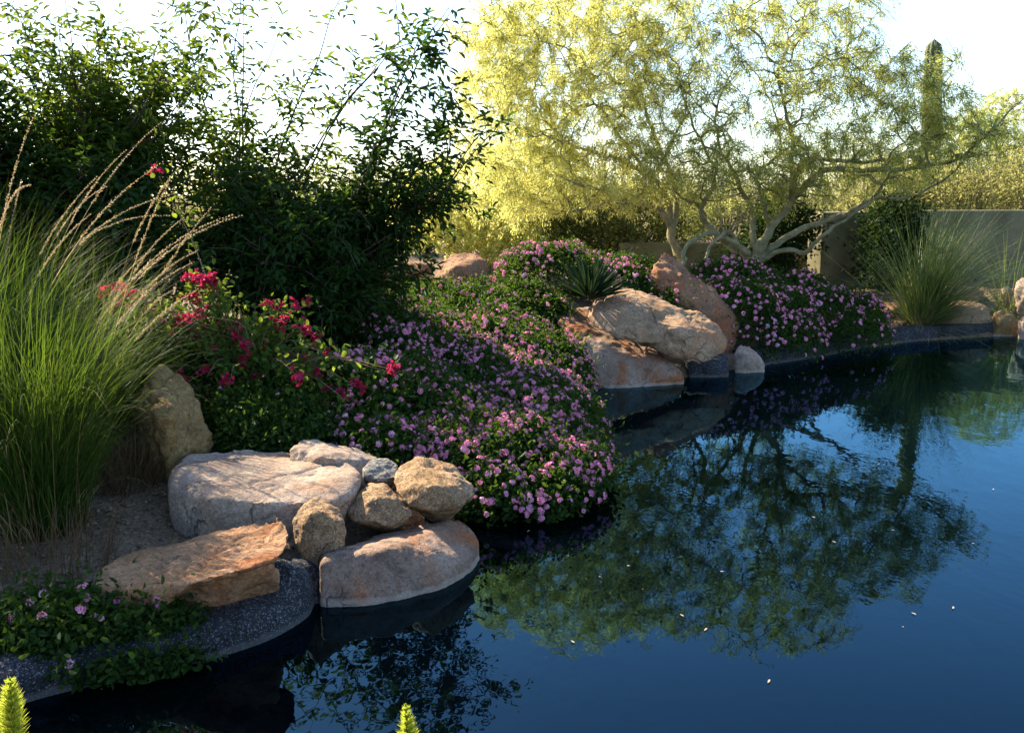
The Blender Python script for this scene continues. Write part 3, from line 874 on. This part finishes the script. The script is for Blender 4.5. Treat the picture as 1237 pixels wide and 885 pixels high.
# scrub beyond the wall
sr = np.random.default_rng(99)
specs = []
for q in range(16):
    specs.append((1040 + 16 * q + sr.uniform(-8, 8), 225 + sr.uniform(-14, 14), 21 + sr.uniform(-1, 6), 38, 34 + sr.uniform(-6, 10), 0))
for q in range(13):
    specs.append((470 + 46 * q + sr.uniform(-14, 14), 238 + sr.uniform(-12, 12), 24 + sr.uniform(-2, 9), 50, 46, 0 if q % 3 else 1))
for q in range(9):
    specs.append((130 + 42 * q + sr.uniform(-12, 12), 236 + sr.uniform(-10, 10), 25 + sr.uniform(-2, 8), 48, 42, q % 2))
for q, (px, py, Y, rx, ry, k) in enumerate(specs):
    bush('desert_shrub', 'olive green desert shrub far behind the palo verde trees' if k else 'straw yellow desert shrub growing beyond the garden wall', 'shrub',
         [(px, py, Y, rx, ry, .9, 1), (px, 270, Y, rx * .9, 26, .8, .6)], M['scrub_green' if k else 'scrub'], 4200, .09, .03, 200 + q,
         'olive desert shrubs in the distance' if k else 'yellow desert shrubs beyond the wall', nclump=90, clump=.2)
bs = W(1200, 262, 24.0); bs[2] = gz(bs[0], bs[1])
branch_tree('desert_tree', 'pale green thin-crowned tree at the right edge behind the saguaro', 'tree', bs, [([bs, W(1202, 220, 24), W(1210, 180, 24), W(1216, 130, 24)], .09, .02), ([bs + .04, W(1190, 215, 24), W(1172, 180, 24)], .06, .02)],
            [(1215, 150, 24, 50, 50, 1.2, 1), (1172, 165, 24, 38, 34, 1, .6), (1240, 190, 23.5, 40, 35, 1, .6)], M['pv_right'], M['bark_green'], 25, 160, 1300, .45, 26, .05, .016, 5)

# ------------------------------------------------------------------ tall leafy shrubs with compound leaves
def pinnate(mb, P, d, n_pairs, L, ll, lw, r):
    """compound leaves at points P growing along d: leaflets in pairs along a drooping rachis"""
    n = len(P)
    d = norm(d)
    side = norm(np.cross(d, np.array([0, 0, 1.0]) + r.normal(0, 0.3, (n, 3))))
    L = L * r.uniform(0.7, 1.25, n)
    pos, dirs, ups = [], [], []
    for k in range(n_pairs + 1):
        t = 0.25 + 0.75 * k / n_pairs
        c = P + d * (t * L)[:, None]; c[:, 2] -= 0.2 * L * t * t
        if k == n_pairs:
            pos.append(c); dd = d.copy() + r.normal(0, .25, d.shape); dd[:, 2] -= 0.3; dirs.append(dd)
            ups.append(np.tile([0, 0, 1.0], (n, 1)))
        else:
            for s in (-1, 1):
                pos.append(c); dd = d * 0.75 + s * side; dd[:, 2] -= 0.12; dirs.append(dd + r.normal(0, .33, dd.shape))
                ups.append(np.array([0, 0, 1.0]) + r.normal(0, .35, (n, 3)))
    pos = np.concatenate(pos); dirs = np.concatenate(dirs); ups = np.concatenate(ups)
    m = len(pos)
    mb.leaves(pos, dirs, ups, ll * r.uniform(.7, 1.25, m), lw * r.uniform(.8, 1.2, m), kind='ovate', droop=0.5)
    tip = P + d * L[:, None]; tip[:, 2] -= 0.2 * L
    mb.leaves(P, tip - P, np.tile([0, 0, 1.0], (n, 1)), np.linalg.norm(tip - P, axis=1), 0.006, kind='card', droop=0)
def cane_shrub(name, label, base_px, Yb, canes, ells, ncanes, leaf, seed, gap=0.06, L=0.20, ll=0.078, lw=0.033, pairs=2, t0=0.25, group=None, shoots=3, twin=1):
    """canes: hand-placed polylines (px, py, Y); ells: regions whose points the other canes reach"""
    r = np.random.default_rng(seed)
    b = W(base_px[0], base_px[1], Yb); b[2] = float(gz(b[0], b[1])) - 0.03
    th = thing(name, label, 'shrub', b, group)
    wood, lf = MB(), MB()
    paths = []
    for c in canes:
        for k in range(twin):
            P = spline(np.array([W(*q) for q in c]) + (r.normal(0, .07, (len(c), 3)) if k else 0), 30)
            P = P + 0.05 * np.stack([noise(P * 2.0 + h) for h in (2, 6, 12)], -1)
            paths.append((P, 0.013, 0.36))
    T = crown_points(ells, ncanes, r) if ncanes else []
    for a in T:
        s = b + r.normal(0, 0.16, 3) * np.array([1, 1, 0])
        hgt = a[2] - s[2]
        q = s + (a - s) * np.array([0.25, 0.25, 0.0]) + np.array([0, 0, 0.62 * hgt])
        P = spline(np.array([s, q, a]), 22)
        P = P + 0.03 * np.stack([noise(P * 2.5 + k) for k in (0, 5, 9)], -1)
        paths.append((P, 0.010, t0))
    for P, ra, ts in paths:
        wood.tube(P, np.linspace(ra, 0.003, len(P)), 5)
        seg = np.linalg.norm(np.diff(P, axis=0), axis=1).sum()
        subs = [(P, ts)]
        for k in range(shoots):
            i0 = r.integers(int(len(P) * 0.35), int(len(P) * 0.9))
            d = norm(r.normal(0, 1, 3) + np.array([0, 0, .5])) * r.uniform(.25, .6)
            S = np.array([P[i0], P[i0] + d * .5 + np.array([0, 0, .05]), P[i0] + d])
            S = spline(S, 9)
            wood.tube(S, np.linspace(.005, .002, 9), 4)
            subs.append((S, .15))
        for S, tt in subs:
            ln = np.linalg.norm(np.diff(S, axis=0), axis=1).sum()
            m = max(2, int(ln * (1 - tt) / gap))
            t = np.sort(r.uniform(tt, 1, m)) * (len(S) - 1.001)
            i = t.astype(int); f = (t - i)[:, None]
            pos = S[i] * (1 - f) + S[i + 1] * f
            tg = norm(S[np.minimum(i + 1, len(S) - 1)] - S[i])
            d = norm(r.normal(0, 1, (m, 3))); d = norm(d - tg * (d * tg).sum(-1, keepdims=True) * 0.8) + tg * 0.35
            d[:, 2] += 0.15
            pinnate(lf, pos, d, pairs, L, ll, lw, r)
    wood.build('stem', M['bark'], th)
    lf.build('foliage', leaf, th)
    return th
cane_shrub('tall_shrub', 'tall sunlit leafy shrub with yellow-green tips behind the fountain grass', (110, 420), 8.3, [],
           [(90, 70, 8.3, 130, 130, 1.0, 1.2), (210, 110, 8.2, 100, 120, .9, 1.2), (60, 190, 8.1, 110, 80, .8, .8)], 110, M['shrub'], 41, gap=0.085)
cane_shrub('tall_shrub', 'open shrub with bare upright canes showing against the bright sky', (310, 400), 8.7,
           [[(300, 400, 8.7), (290, 250, 8.7), (287, 100, 8.7), (287, -30, 8.7)], [(305, 400, 8.7), (330, 220, 8.6), (372, 100, 8.5), (420, -20, 8.5)],
            [(300, 400, 8.6), (345, 250, 8.5), (405, 140, 8.3), (470, 58, 8.2)], [(310, 400, 8.6), (350, 260, 8.5), (420, 120, 8.3), (520, 20, 8.1)], [(300, 380, 8.8), (270, 220, 8.9), (235, 80, 9), (215, -20, 9)]],
           [(320, 220, 8.6, 95, 70, .7, 1), (400, 200, 8.4, 60, 45, .6, .5), (300, 60, 8.7, 80, 70, .6, .22), (250, 170, 8.7, 60, 80, .7, .6)], 30, M['shrub'], 42, gap=0.075)
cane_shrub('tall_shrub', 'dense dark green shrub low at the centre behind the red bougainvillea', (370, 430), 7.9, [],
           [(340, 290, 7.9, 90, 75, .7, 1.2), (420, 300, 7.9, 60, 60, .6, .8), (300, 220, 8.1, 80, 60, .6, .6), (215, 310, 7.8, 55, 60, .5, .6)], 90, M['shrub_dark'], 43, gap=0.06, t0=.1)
cane_shrub('tall_shrub', 'arching shrub whose long leafy sprays reach over towards the yellow tree', (420, 380), 8.3,
           [[(420, 380, 8.3), (430, 250, 8.1), (490, 110, 7.9), (545, 10, 7.8)], [(425, 380, 8.3), (455, 270, 8.1), (530, 240, 7.9), (600, 150, 7.7)],
            [(425, 380, 8.3), (450, 300, 8.2), (520, 255, 8), (560, 250, 7.9)], [(420, 380, 8.3), (470, 290, 8.1), (540, 200, 7.9), (530, 95, 7.9)]],
           [(500, 225, 8.0, 75, 45, .5, 1), (450, 270, 8.1, 60, 50, .5, .8), (500, 50, 7.9, 40, 30, .4, .12)], 18, M['shrub_dark'], 44, gap=0.055, twin=2)
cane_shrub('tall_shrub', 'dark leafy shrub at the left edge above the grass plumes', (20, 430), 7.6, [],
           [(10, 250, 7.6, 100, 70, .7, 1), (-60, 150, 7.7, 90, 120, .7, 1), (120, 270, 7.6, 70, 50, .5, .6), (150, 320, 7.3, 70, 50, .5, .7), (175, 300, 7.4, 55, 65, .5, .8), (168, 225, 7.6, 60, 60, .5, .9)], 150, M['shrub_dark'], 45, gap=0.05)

cane_shrub('tall_shrub', 'tall leafy shrub added beyond the left frame edge to shade the grass', (-160, 520), 6.2, [],
           [(-165, 150, 6.2, 115, 130, .6, 1), (-150, 300, 6.2, 100, 80, .6, .7)], 170, M['shrub'], 46, gap=0.05)  # added shrub, mostly out of view, blocks sun from the lower fountain grass
# ------------------------------------------------------------------ grasses
def plume_mesh(r, stalk, head, hair):
    mb = MB()
    return mb
def grass_clump(name, label, base, n, ln, spread, lean, curl, wd, mat, seed, plumes=0, plume_len=1.5, plume_dir=None, radius=0.25, head=0.16, hair=0.009, az_bias=None, plume_curl=0.9):
    r = np.random.default_rng(seed)
    base = np.asarray(base, float)
    th = thing(name, label, 'grass', base)
    rr = radius * np.sqrt(r.uniform(0, 1, n)); ba = r.uniform(0, 2 * math.pi, n)
    B = np.stack([base[0] + rr * np.cos(ba), base[1] + rr * np.sin(ba), np.zeros(n)], -1)
    B[:, 2] = gz(B[:, 0], B[:, 1]) - 0.02
    az = ba + r.normal(0, 0.9, n)
    if az_bias is not None:
        az = np.where(r.uniform(0, 1, n) < az_bias[1], r.normal(az_bias[0], 0.6, n), az)
    L = ln * r.uniform(0.35, 1.12, n)
    mb = MB()
    mb.blades(B, az, L, np.abs(r.normal(lean * 0.5, lean * .6, n)) * (0.3 + 0.7 * rr / radius), np.abs(r.normal(curl, curl * .5, n)), wd * r.uniform(.6, 1.2, n), 8)
    mb.build('blade_tuft', mat, th)
    if mat is not M['dry']:
        k = n // 3 if mat is M['deer'] else n // 14
        od = MB()
        od.blades(B[:k], az[:k], ln * r.uniform(.12, .4, k), np.abs(r.normal(lean, lean * .6, k)), np.abs(r.normal(curl, curl * .5, k)), wd * r.uniform(.6, 1.1, k), 6)
        od.build('dead_blade_tuft', M['straw'], th)
    for k in range(plumes):
        q = MB()
        a = r.uniform(0, 2 * math.pi) if plume_dir is None else r.normal(plume_dir[0], plume_dir[1])
        b0 = base + np.array([math.cos(a), math.sin(a), 0]) * radius * r.uniform(0, .8)
        P = q.blades(b0[None], np.array([a]), np.array([plume_len * r.uniform(.7, 1.15)]), np.array([abs(r.normal(lean * .6, .12))]), np.array([abs(r.normal(plume_curl, .35))]), 0.0045, 16)[0]
        c = spline(P[11:], 40)
        m = 240
        t = r.uniform(0, 1, m) * 38.9
        i = t.astype(int)
        tg = norm(c[np.minimum(i + 1, 39)] - c[i])
        dd = norm(r.normal(0, 1, (m, 3))) * 0.55 + tg
        q.leaves(c[i], dd, r.normal(size=(m, 3)), hair * r.uniform(.6, 1.4, m) * 2.2 * (1 - 0.5 * t / 39), 0.0035, kind='diamond')
        q.build('seed_plume', M['straw'], th)
    return th
b1 = W(45, 655, 4.5); b1[2] = float(gz(b1[0], b1[1]))
grass_clump('fountain_grass', 'big dark green fountain grass clump nearest the camera at the left edge', b1, 2600, 1.3, 1, .30, 1.15, .0045, M['grass'], 51, 5, 1.7, (0.0, .5), .22)
b2 = W(-10, 600, 5.1); b2[2] = float(gz(b2[0], b2[1]))
grass_clump('fountain_grass', 'sunlit fountain grass clump with many tan seed plumes behind the nearest clump', b2, 2200, 1.45, 1, .32, 1.2, .0045, M['grass'], 52, 12, 1.9, (0.1, .8), .25, plume_curl=.8)
b3 = W(105, 560, 5.6); b3[2] = float(gz(b3[0], b3[1]))
grass_clump('fountain_grass', 'fountain grass clump arching over the upright tan boulder', b3, 1700, 1.15, 1, .4, 1.35, .0045, M['grass'], 53, 9, 1.6, (0.0, .5), .22, plume_curl=.9)
for k_, (bx_, by_, lab_) in enumerate(((-2.95, 4.6, 'fountain grass clump added at the lower left frame edge for shade'), (-3.6, 5.7, 'fountain grass clump added behind, past the left frame edge, for shade'))):
    grass_clump('fountain_grass', lab_, (bx_, by_, float(gz(bx_, by_))), 1700, 1.4, 1, .3, 1.0, .0055, M['grass'], 510 + k_, 0, 1.7, (0.0, .5), .3)  # extra clumps added outside the frame to shade the visible grass
b4 = W(150, 580, 5.15); b4[2] = float(gz(b4[0], b4[1]))
grass_clump('dry_grass', 'brown dry tuft of dead grass at the foot of the upright tan boulder', b4, 700, .34, 1, .7, 1.0, .004, M['dry'], 54, 0, radius=.2)
b5 = W(70, 690, 4.15); b5[2] = float(gz(b5[0], b5[1]))
grass_clump('dry_grass', 'thin dry grass tuft at the left edge beneath the fountain grass', b5, 240, .4, 1, .6, 1.0, .004, M['dry'], 55, 0, radius=.25)
b6 = W(1112, 380, 12.75); b6[2] = float(gz(b6[0], b6[1]))
grass_clump('deer_grass', 'large fountain-shaped deer grass clump with a pale yellow base on the right bank', b6, 1500, 1.9, 1, 1.35, .85, .008, M['deer'], 56, 0, radius=.16, az_bias=(0.0, .55))
b7 = W(1222, 370, 13.6); b7[2] = float(gz(b7[0], b7[1]))
grass_clump('deer_grass', 'wispy deer grass leaning in from the right edge by the wall', b7, 230, 1.3, 1, 1.0, .9, .006, M['deer'], 57, 0, radius=.2)

# ------------------------------------------------------------------ yucca
def yucca(base, label, n=130, L=.44, seed=61):
    r = np.random.default_rng(seed)
    th = thing('yucca', label, 'succulent', base)
    u = r.uniform(0, 1, n)
    el = np.arcsin(0.25 + 0.74 * u); az = r.uniform(0, 2 * math.pi, n)
    d = np.stack([np.cos(az) * np.cos(el), np.sin(az) * np.cos(el), np.sin(el)], -1)
    mb = MB()
    mb.leaves(np.tile(base, (n, 1)) + d * .04, d, r.normal(0, .3, (n, 3)) + np.array([0, 0, 1.]), L * r.uniform(.8, 1.1, n), .032, kind='ovate', fold=.25, droop=.1)
    mb.build('leaf_rosette', M['yucca'], th)
    return th
yb = W(712, 362, 9.9)
yucca(yb, 'spiky dark yucca rosette above the tan boulder among the lantana')

# ------------------------------------------------------------------ lantana
def flower_meshes():
    out = []
    for k in range(4):
        r = np.random.default_rng(500 + k)
        mb = MB()
        n = 16
        u = np.sqrt((np.arange(n) + .5) / n) * 0.95
        a = np.arange(n) * 2.4
        nrm = np.stack([u * np.cos(a), u * np.sin(a), np.sqrt(1 - u * u) * .8], -1)
        c = nrm * np.array([.016, .016, .010])
        for j in range(4):                                 # four lobes each floret
            t = norm(np.cross(nrm, r.normal(size=3))); b = np.cross(norm(nrm), t)
            th = j * math.pi / 2 + r.uniform(0, 1)
            d = t * math.cos(th) + b * math.sin(th) + norm(nrm) * .25
            mb.leaves(c, d, nrm, .0075, .0075, kind='ovate', fold=.05, droop=.1)
        me = mb.mesh('flower_head', (0, 0, 0))
        me.materials.append(M['petal'] if k < 2 else M['petal_pale'])
        out.append(me)
    return out
FL = flower_meshes()
def dome(x, y, c, rad, H, lump, off):
    u = (x - c[0]) / rad[0]; v = (y - c[1]) / rad[1]
    rr = np.sqrt(u * u + v * v)
    an = np.arctan2(v, u)
    rr = rr / (1 + .16 * noise(np.stack([np.cos(an) * 1.8 + off, np.sin(an) * 1.8, np.full_like(x, off)], -1)) - .04)
    prof = np.sqrt(np.clip(1 - rr ** 4, 0, 1))
    p = np.stack([x * 2.6 + off, y * 2.6, np.full_like(x, off)], -1)
    p2 = np.stack([x * 8 + off, y * 8, np.full_like(x, off + 3.0)], -1)
    g = np.maximum(gz(x, y), 0.0)
    return np.where(rr > 1, -1.0, g + H * prof + (lump * fbm(p, 3) + 0.75 * lump * noise(p2)) * prof)
def lantana(label, c, rad, H, nleaf, nflower, seed, ll=.036, lump=.13, fl_bias=None, fsize=1.0, extra=0, pale=0.3):
    r = np.random.default_rng(seed)
    base = np.array([c[0], c[1], max(0.02, float(gz(c[0], c[1])))])
    th = thing('lantana', label, 'flowering plant', base)
    def sample(n, edge=.98):
        q = norm(r.normal(size=(n, 2))) * (edge * np.sqrt(r.uniform(0, 1, n)))[:, None]
        x, y = c[0] + q[:, 0] * rad[0], c[1] + q[:, 1] * rad[1]
        ok = dome(x, y, c, rad, H, lump, seed) > -.5
        if not ok.any():
            return x[:1], y[:1]
        return x[ok], y[ok]
    def surf(x, y):
        e = .03
        z = dome(x, y, c, rad, H, lump, seed)
        zx = (np.maximum(dome(x + e, y, c, rad, H, lump, seed), -.05) - z) / e
        zy = (np.maximum(dome(x, y + e, c, rad, H, lump, seed), -.05) - z) / e
        return z, norm(np.stack([-np.clip(zx, -3, 3), -np.clip(zy, -3, 3), np.ones_like(x)], -1))
    x, y = sample(nleaf)
    z, n = surf(x, y)
    nleaf = len(x)
    dep = np.minimum(r.exponential(.06, nleaf), .3) - r.exponential(.03, nleaf)
    P = np.stack([x, y, z], -1) - n * dep[:, None]
    P[:, 2] = np.maximum(P[:, 2], np.maximum(gz(P[:, 0], P[:, 1]), 0.0) + .012)
    d = norm(r.normal(size=(nleaf, 3))) + n * .35
    mb = MB()
    mb.leaves(P, d, n * .7 + r.normal(0, .6, n.shape), ll * r.uniform(.55, 1.3, nleaf), ll * .62 * r.uniform(.7, 1.2, nleaf), kind='ovate', droop=.25)
    mb.build('foliage', M['lantana'], th)
    st = MB()
    for k in range(26):
        sx, sy = sample(4, .8); sz, _ = surf(sx, sy)
        e = np.array([sx[0], sy[0], sz[0] - .04])
        s = base + (e - base) * .2
        s[2] = max(0.0, float(gz(s[0], s[1])))
        st.tube(spline(np.array([s, (s + e) / 2 + [0, 0, .06], e]), 8), np.linspace(.006, .002, 8), 4)
    st.build('stem', M['twig'], th)
    nf = nflower + int(extra * 3.6)
    x, y = sample(nf * 5)
    w = 0.6 + 0.3 * noise(np.stack([x * 2.2 + seed, y * 2.2, 0 * x], -1))
    if fl_bias is not None:
        w = w * fl_bias(x, y)
    keep = np.argsort(-(w + r.uniform(0, .9, len(x))))[:nf]
    x, y = x[keep], y[keep]
    z, n = surf(x, y)
    P = np.stack([x, y, z], -1) + n * r.uniform(.02, .07, nf)[:, None]
    P[:, 2] = np.maximum(P[:, 2], 0.03)
    order = np.argsort(np.linalg.norm(P - CAM, axis=1))
    P, n = P[order], n[order]
    for k in range(min(nflower, 100)):
        o = bpy.data.objects.new('flower_head', FL[int(r.integers(2, 4)) if r.uniform() < pale else int(r.integers(0, 2))])
        COL.objects.link(o)
        o.parent = th
        o.location = tuple(P[k] - base)
        q = Vector(n[k] + r.normal(0, .3, 3) + np.array([0, -.5, .1])).to_track_quat('Z', 'Y')
        o.rotation_euler = q.to_euler()
        s = 1.1 * fsize * r.uniform(.55, 1.3)
        o.scale = (s, s, s)
    if nf > min(nflower, 100):
        mb = MB()
        src = FL[0]
        v0 = np.array([v.co[:] for v in src.vertices]); f0 = np.array([p.vertices[:] for p in src.polygons])
        for k in range(min(nflower, 100), nf):
            q = Vector(n[k] + r.normal(0, .3, 3) + np.array([0, -.5, .1])).to_track_quat('Z', 'Y').to_matrix()
            mb.add((v0 @ np.array(q).T) * 1.1 * fsize * r.uniform(.55, 1.3) + P[k], f0)
        o = mb.build('flower_mass', M['petal'], th)
        o['kind'] = 'stuff'
    return th
lantana('pink lantana mound spilling over the water beside the near rock group', (-.02, 6.0), (.68, .80), .24, 26000, 100, 71, extra=190)
lantana('pink lantana mound overhanging the dark water in front of the pinkish rock', (.22, 7.05), (.50, .95), .27, 26000, 100, 72, extra=230)
lantana('pink lantana mound behind the near boulders, mixed with red bougainvillea', (-.72, 6.35), (.72, .85), .26, 28000, 100, 73, extra=170)
lantana('pink lantana at the middle of the bed up the slope', (-.35, 8.0), (.85, .95), .27, 28000, 100, 74, extra=330)
lantana('sparsely flowering dark lantana below the tall dark shrub', (-1.15, 8.6), (.85, .9), .34, 24000, 100, 75, extra=60)
lantana('pink lantana hugging the left side of the pale rock shelf', (.12, 9.0), (.62, .75), .32, 20000, 100, 76, extra=90)
lantana('lantana at the back of the bed around the red boulder', (-.5, 9.75), (.95, .65), .22, 20000, 100, 77, extra=20)
lantana('sunlit-topped pink lantana behind the spiky yucca', (.75, 11.3), (1.0, .8), .42, 24000, 100, 78, extra=150, fsize=1.15)
lantana('pink lantana between the yucca and the leaning red slab', (1.55, 10.9), (.65, .7), .42, 18000, 100, 79, extra=40, fsize=1.1)
lantana('dense pink lantana on the kerb right of the leaning slab', (2.75, 11.45), (.85, 1.1), .58, 26000, 100, 80, extra=150, fsize=1.15)
lantana('pink lantana tapering off along the far kerb towards the deer grass', (3.7, 11.9), (.9, .95), .5, 22000, 100, 81, extra=100, fsize=1.15)
lantana('dark leafy mound under the bougainvillea, almost without flowers', (-1.42, 5.85), (.42, .5), .26, 12000, 6, 83)
lantana('shaded leafy mound between the fountain grass and the bougainvillea', (-2.3, 6.25), (.5, .55), .38, 11000, 8, 84)
lantana('low lantana patch filling in below the spiky yucca', (.2, 9.95), (.5, .5), .2, 12000, 60, 85)
lantana('leafy lantana with a few pink heads on the kerb at the near left corner', (-1.66, 3.63), (.50, .24), .085, 7500, 18, 82, ll=.034, lump=.05)

# ------------------------------------------------------------------ bougainvillea
def bract_meshes():
    out = []
    for k in range(3):
        r = np.random.default_rng(600 + k)
        mb = MB()
        n = 11
        c = r.normal(0, .022, (n, 3))
        for j in range(3):
            d = norm(r.normal(size=(n, 3))) + np.array([0, 0, .3])
            mb.leaves(c, d, r.normal(size=(n, 3)), .034, .028, kind='ovate', fold=.25, droop=.15)
        me = mb.mesh('bract_cluster')
        me.materials.append(M['bract'])
        out.append(me)
    return out
BR = bract_meshes()
def bougainvillea():
    r = np.random.default_rng(62)
    b = W(300, 520, 6.3); b[2] = float(gz(b[0], b[1]))
    th = thing('bougainvillea', 'red bougainvillea with papery bracts sprawling between the grass and the lantana', 'flowering plant', b)
    ells = [(215, 385, 6.15, 55, 38, .25, 1.2), (310, 420, 6.25, 85, 42, .3, 1.6), (395, 458, 6.0, 75, 40, .25, 1.1), (352, 378, 6.35, 32, 22, .2, .7), (243, 345, 6.15, 22, 18, .15, .4), (150, 365, 5.9, 30, 15, .15, .3), (310, 480, 6.1, 60, 35, .2, .8), (255, 455, 5.95, 45, 40, .2, .6)]
    tips = crown_points(ells, 90, r)
    tips = np.vstack([tips, [W(243, 338, 6.15), W(135, 356, 5.9), W(478, 447, 5.8), W(192, 213, 6.6), W(380, 508, 5.9), W(240, 342, 6.15), W(474, 450, 5.8), W(390, 512, 5.9)]])
    st, lf = MB(), MB()
    for a in tips:
        P = spline(np.array([b + r.normal(0, .08, 3) * [1, 1, 0], (a + b) / 2 + [r.normal(0, .05), 0, .18], a]), 12)
        st.tube(P, np.linspace(.007, .002, 12), 4)
        m = 34
        i = r.integers(3, 12, m)
        q = P[i] + r.normal(0, .05, (m, 3))
        lf.leaves(q, r.normal(size=(m, 3)) + [0, 0, -.2], r.normal(0, .5, (m, 3)) + [0, -.2, 1], .05 * r.uniform(.6, 1.2, m), .034 * r.uniform(.7, 1.2, m), kind='ovate')
    st.build('stem', M['twig'], th)
    lf.build('foliage', M['boug'], th)
    for a in tips:
        o = bpy.data.objects.new('bract_cluster', BR[int(r.integers(0, 3))])
        COL.objects.link(o); o.parent = th
        o.location = tuple(a - b + np.array([0, -.06, .03]))
        o.rotation_euler = tuple(r.uniform(0, 6, 3))
        s = r.uniform(.4, 1.0); o.scale = (s, s, s)
bougainvillea()

# ------------------------------------------------------------------ foxtail fern spears on the near bank
def fern(px, py, Y, label, rad, lean):
    r = np.random.default_rng(int(px) + 5)
    top = W(px, py, Y)
    base = np.array([top[0] - lean, top[1], float(gz(top[0], top[1]))])
    th = thing('foxtail_fern', label, 'fern', base)
    P = spline(np.array([base, (base + top) / 2 + [lean * .2, 0, 0], top]), 30)
    st = MB(); st.tube(P, np.linspace(.006, .002, 30), 5); st.build('stem', M['boug'], th)
    n = 7000
    t = r.uniform(.12, 1, n); i = (t * 28.99).astype(int)
    a = r.uniform(0, 2 * math.pi, n)
    d = np.stack([np.cos(a), np.sin(a), np.full(n, 1.3)], -1) + r.normal(0, .25, (n, 3))
    rr = rad * np.minimum(1, (1.03 - t) * 5) ** .7
    mb = MB(); mb.leaves(P[i], d, r.normal(size=(n, 3)), rr * r.uniform(.5, 1.1, n), .0028, kind='diamond')
    mb.build('needle_foliage', M['fern'], th)
fern(12, 818, 2.35, 'thick bright yellow-green foxtail fern spear in the near left corner', .055, .05)
fern(490, 849, 2.3, 'slim bright yellow-green foxtail fern spear at the bottom edge', .042, -.04)

# ------------------------------------------------------------------ specks floating on the water
r = np.random.default_rng(77)
spots = [(757, 683), (826, 744), (854, 758), (1174, 656), (1107, 742), (1152, 732), (1077, 640), (694, 776), (640, 640), (1060, 560), (1010, 655), (930, 820), (730, 600), (985, 625), (1200, 590), (870, 690)]
spots += [(r.uniform(560, 1237), r.uniform(600, 885)) for _ in range(4)]
for k, (px, py) in enumerate(spots):
    q = G(px, py, 0.004)
    mb = MB()
    mb.leaves(np.zeros((1, 3)), np.array([[math.cos(k * 2.1), math.sin(k * 2.1), 0]]), np.array([[0, 0, 1.]]), .018 + .008 * (k % 3) if k < 16 else .006 + .004 * (k % 3), .009 if k < 16 else .005, kind='ovate', fold=.15, droop=-.1)
    o = mb.build('floating_leaf', M['debris'], origin=(0, 0, 0))
    o.location = tuple(q)
    tag(o, 'tiny pale fallen leaf floating on the dark pond', 'leaf', 'fallen leaves on the pond')

# ------------------------------------------------------------------ gravel and leaf litter on the bare soil
def scatter(name, n, region, mat, size, seed, flat=False):
    r = np.random.default_rng(seed)
    x = r.uniform(region[0], region[1], n); y = r.uniform(region[2], region[3], n)
    ok = pond_sd(x, y) > .12
    x, y = x[ok], y[ok]; n = len(x)
    z = gz(x, y)
    mb = MB()
    if flat:
        P = np.stack([x, y, z + .012], -1)
        d = r.normal(size=(n, 3)) * [1, 1, .15]
        mb.leaves(P, d, np.array([0, 0, 1.]) + r.normal(0, .35, (n, 3)), size * r.uniform(.5, 1.4, n), size * .4 * r.uniform(.6, 1.3, n), kind='ovate')
    else:
        ico = np.array([[0, 0, 1], [.9, 0, .1], [.3, .85, -.05], [-.75, .5, .1], [-.7, -.55, 0], [.3, -.9, .05], [0, 0, -.8]])
        fc = np.array([[0, 1, 2], [0, 2, 3], [0, 3, 4], [0, 4, 5], [0, 5, 1], [6, 2, 1], [6, 3, 2], [6, 4, 3], [6, 5, 4], [6, 1, 5]])
        s = size * r.lognormal(0, .45, n)
        a = r.uniform(0, 6.28, n)
        sc = r.uniform(.7, 1.2, (n, 7, 3))
        V = ico[None] * sc * s[:, None, None] * np.array([1, .8, .6])
        c, q = np.cos(a)[:, None], np.sin(a)[:, None]
        V = np.stack([V[..., 0] * c - V[..., 1] * q, V[..., 0] * q + V[..., 1] * c, V[..., 2]], -1) + np.stack([x, y, z + s * .3], -1)[:, None]
        mb.add(V.reshape(-1, 3), (np.arange(n)[:, None, None] * 7 + fc[None]).reshape(-1, 3))
    o = mb.build(name, mat)
    o['kind'] = 'stuff'
    return o
M['gravel'] = leaf_mat('gravel', (0.07, 0.05, 0.032), (0.22, 0.16, 0.105), (0, 0, 0), 0.0, 0.9, 0.1)
M['litter'] = leaf_mat('leaf_litter', (0.10, 0.06, 0.025), (0.26, 0.17, 0.08), (0.2, 0.12, 0.05), 0.2, 0.8, 0.05)
scatter('gravel', 5200, (-2.6, -.6, 3.7, 6.2), M['gravel'], .008, 901)
scatter('leaf_litter', 700, (-2.6, -.6, 3.7, 6.2), M['litter'], .035, 902, True)
scatter('gravel', 5000, (4.0, 8.0, 12.0, 16.0), M['gravel'], .016, 903)
scatter('leaf_litter', 900, (4.0, 8.0, 12.0, 16.0), M['litter'], .05, 904, True)
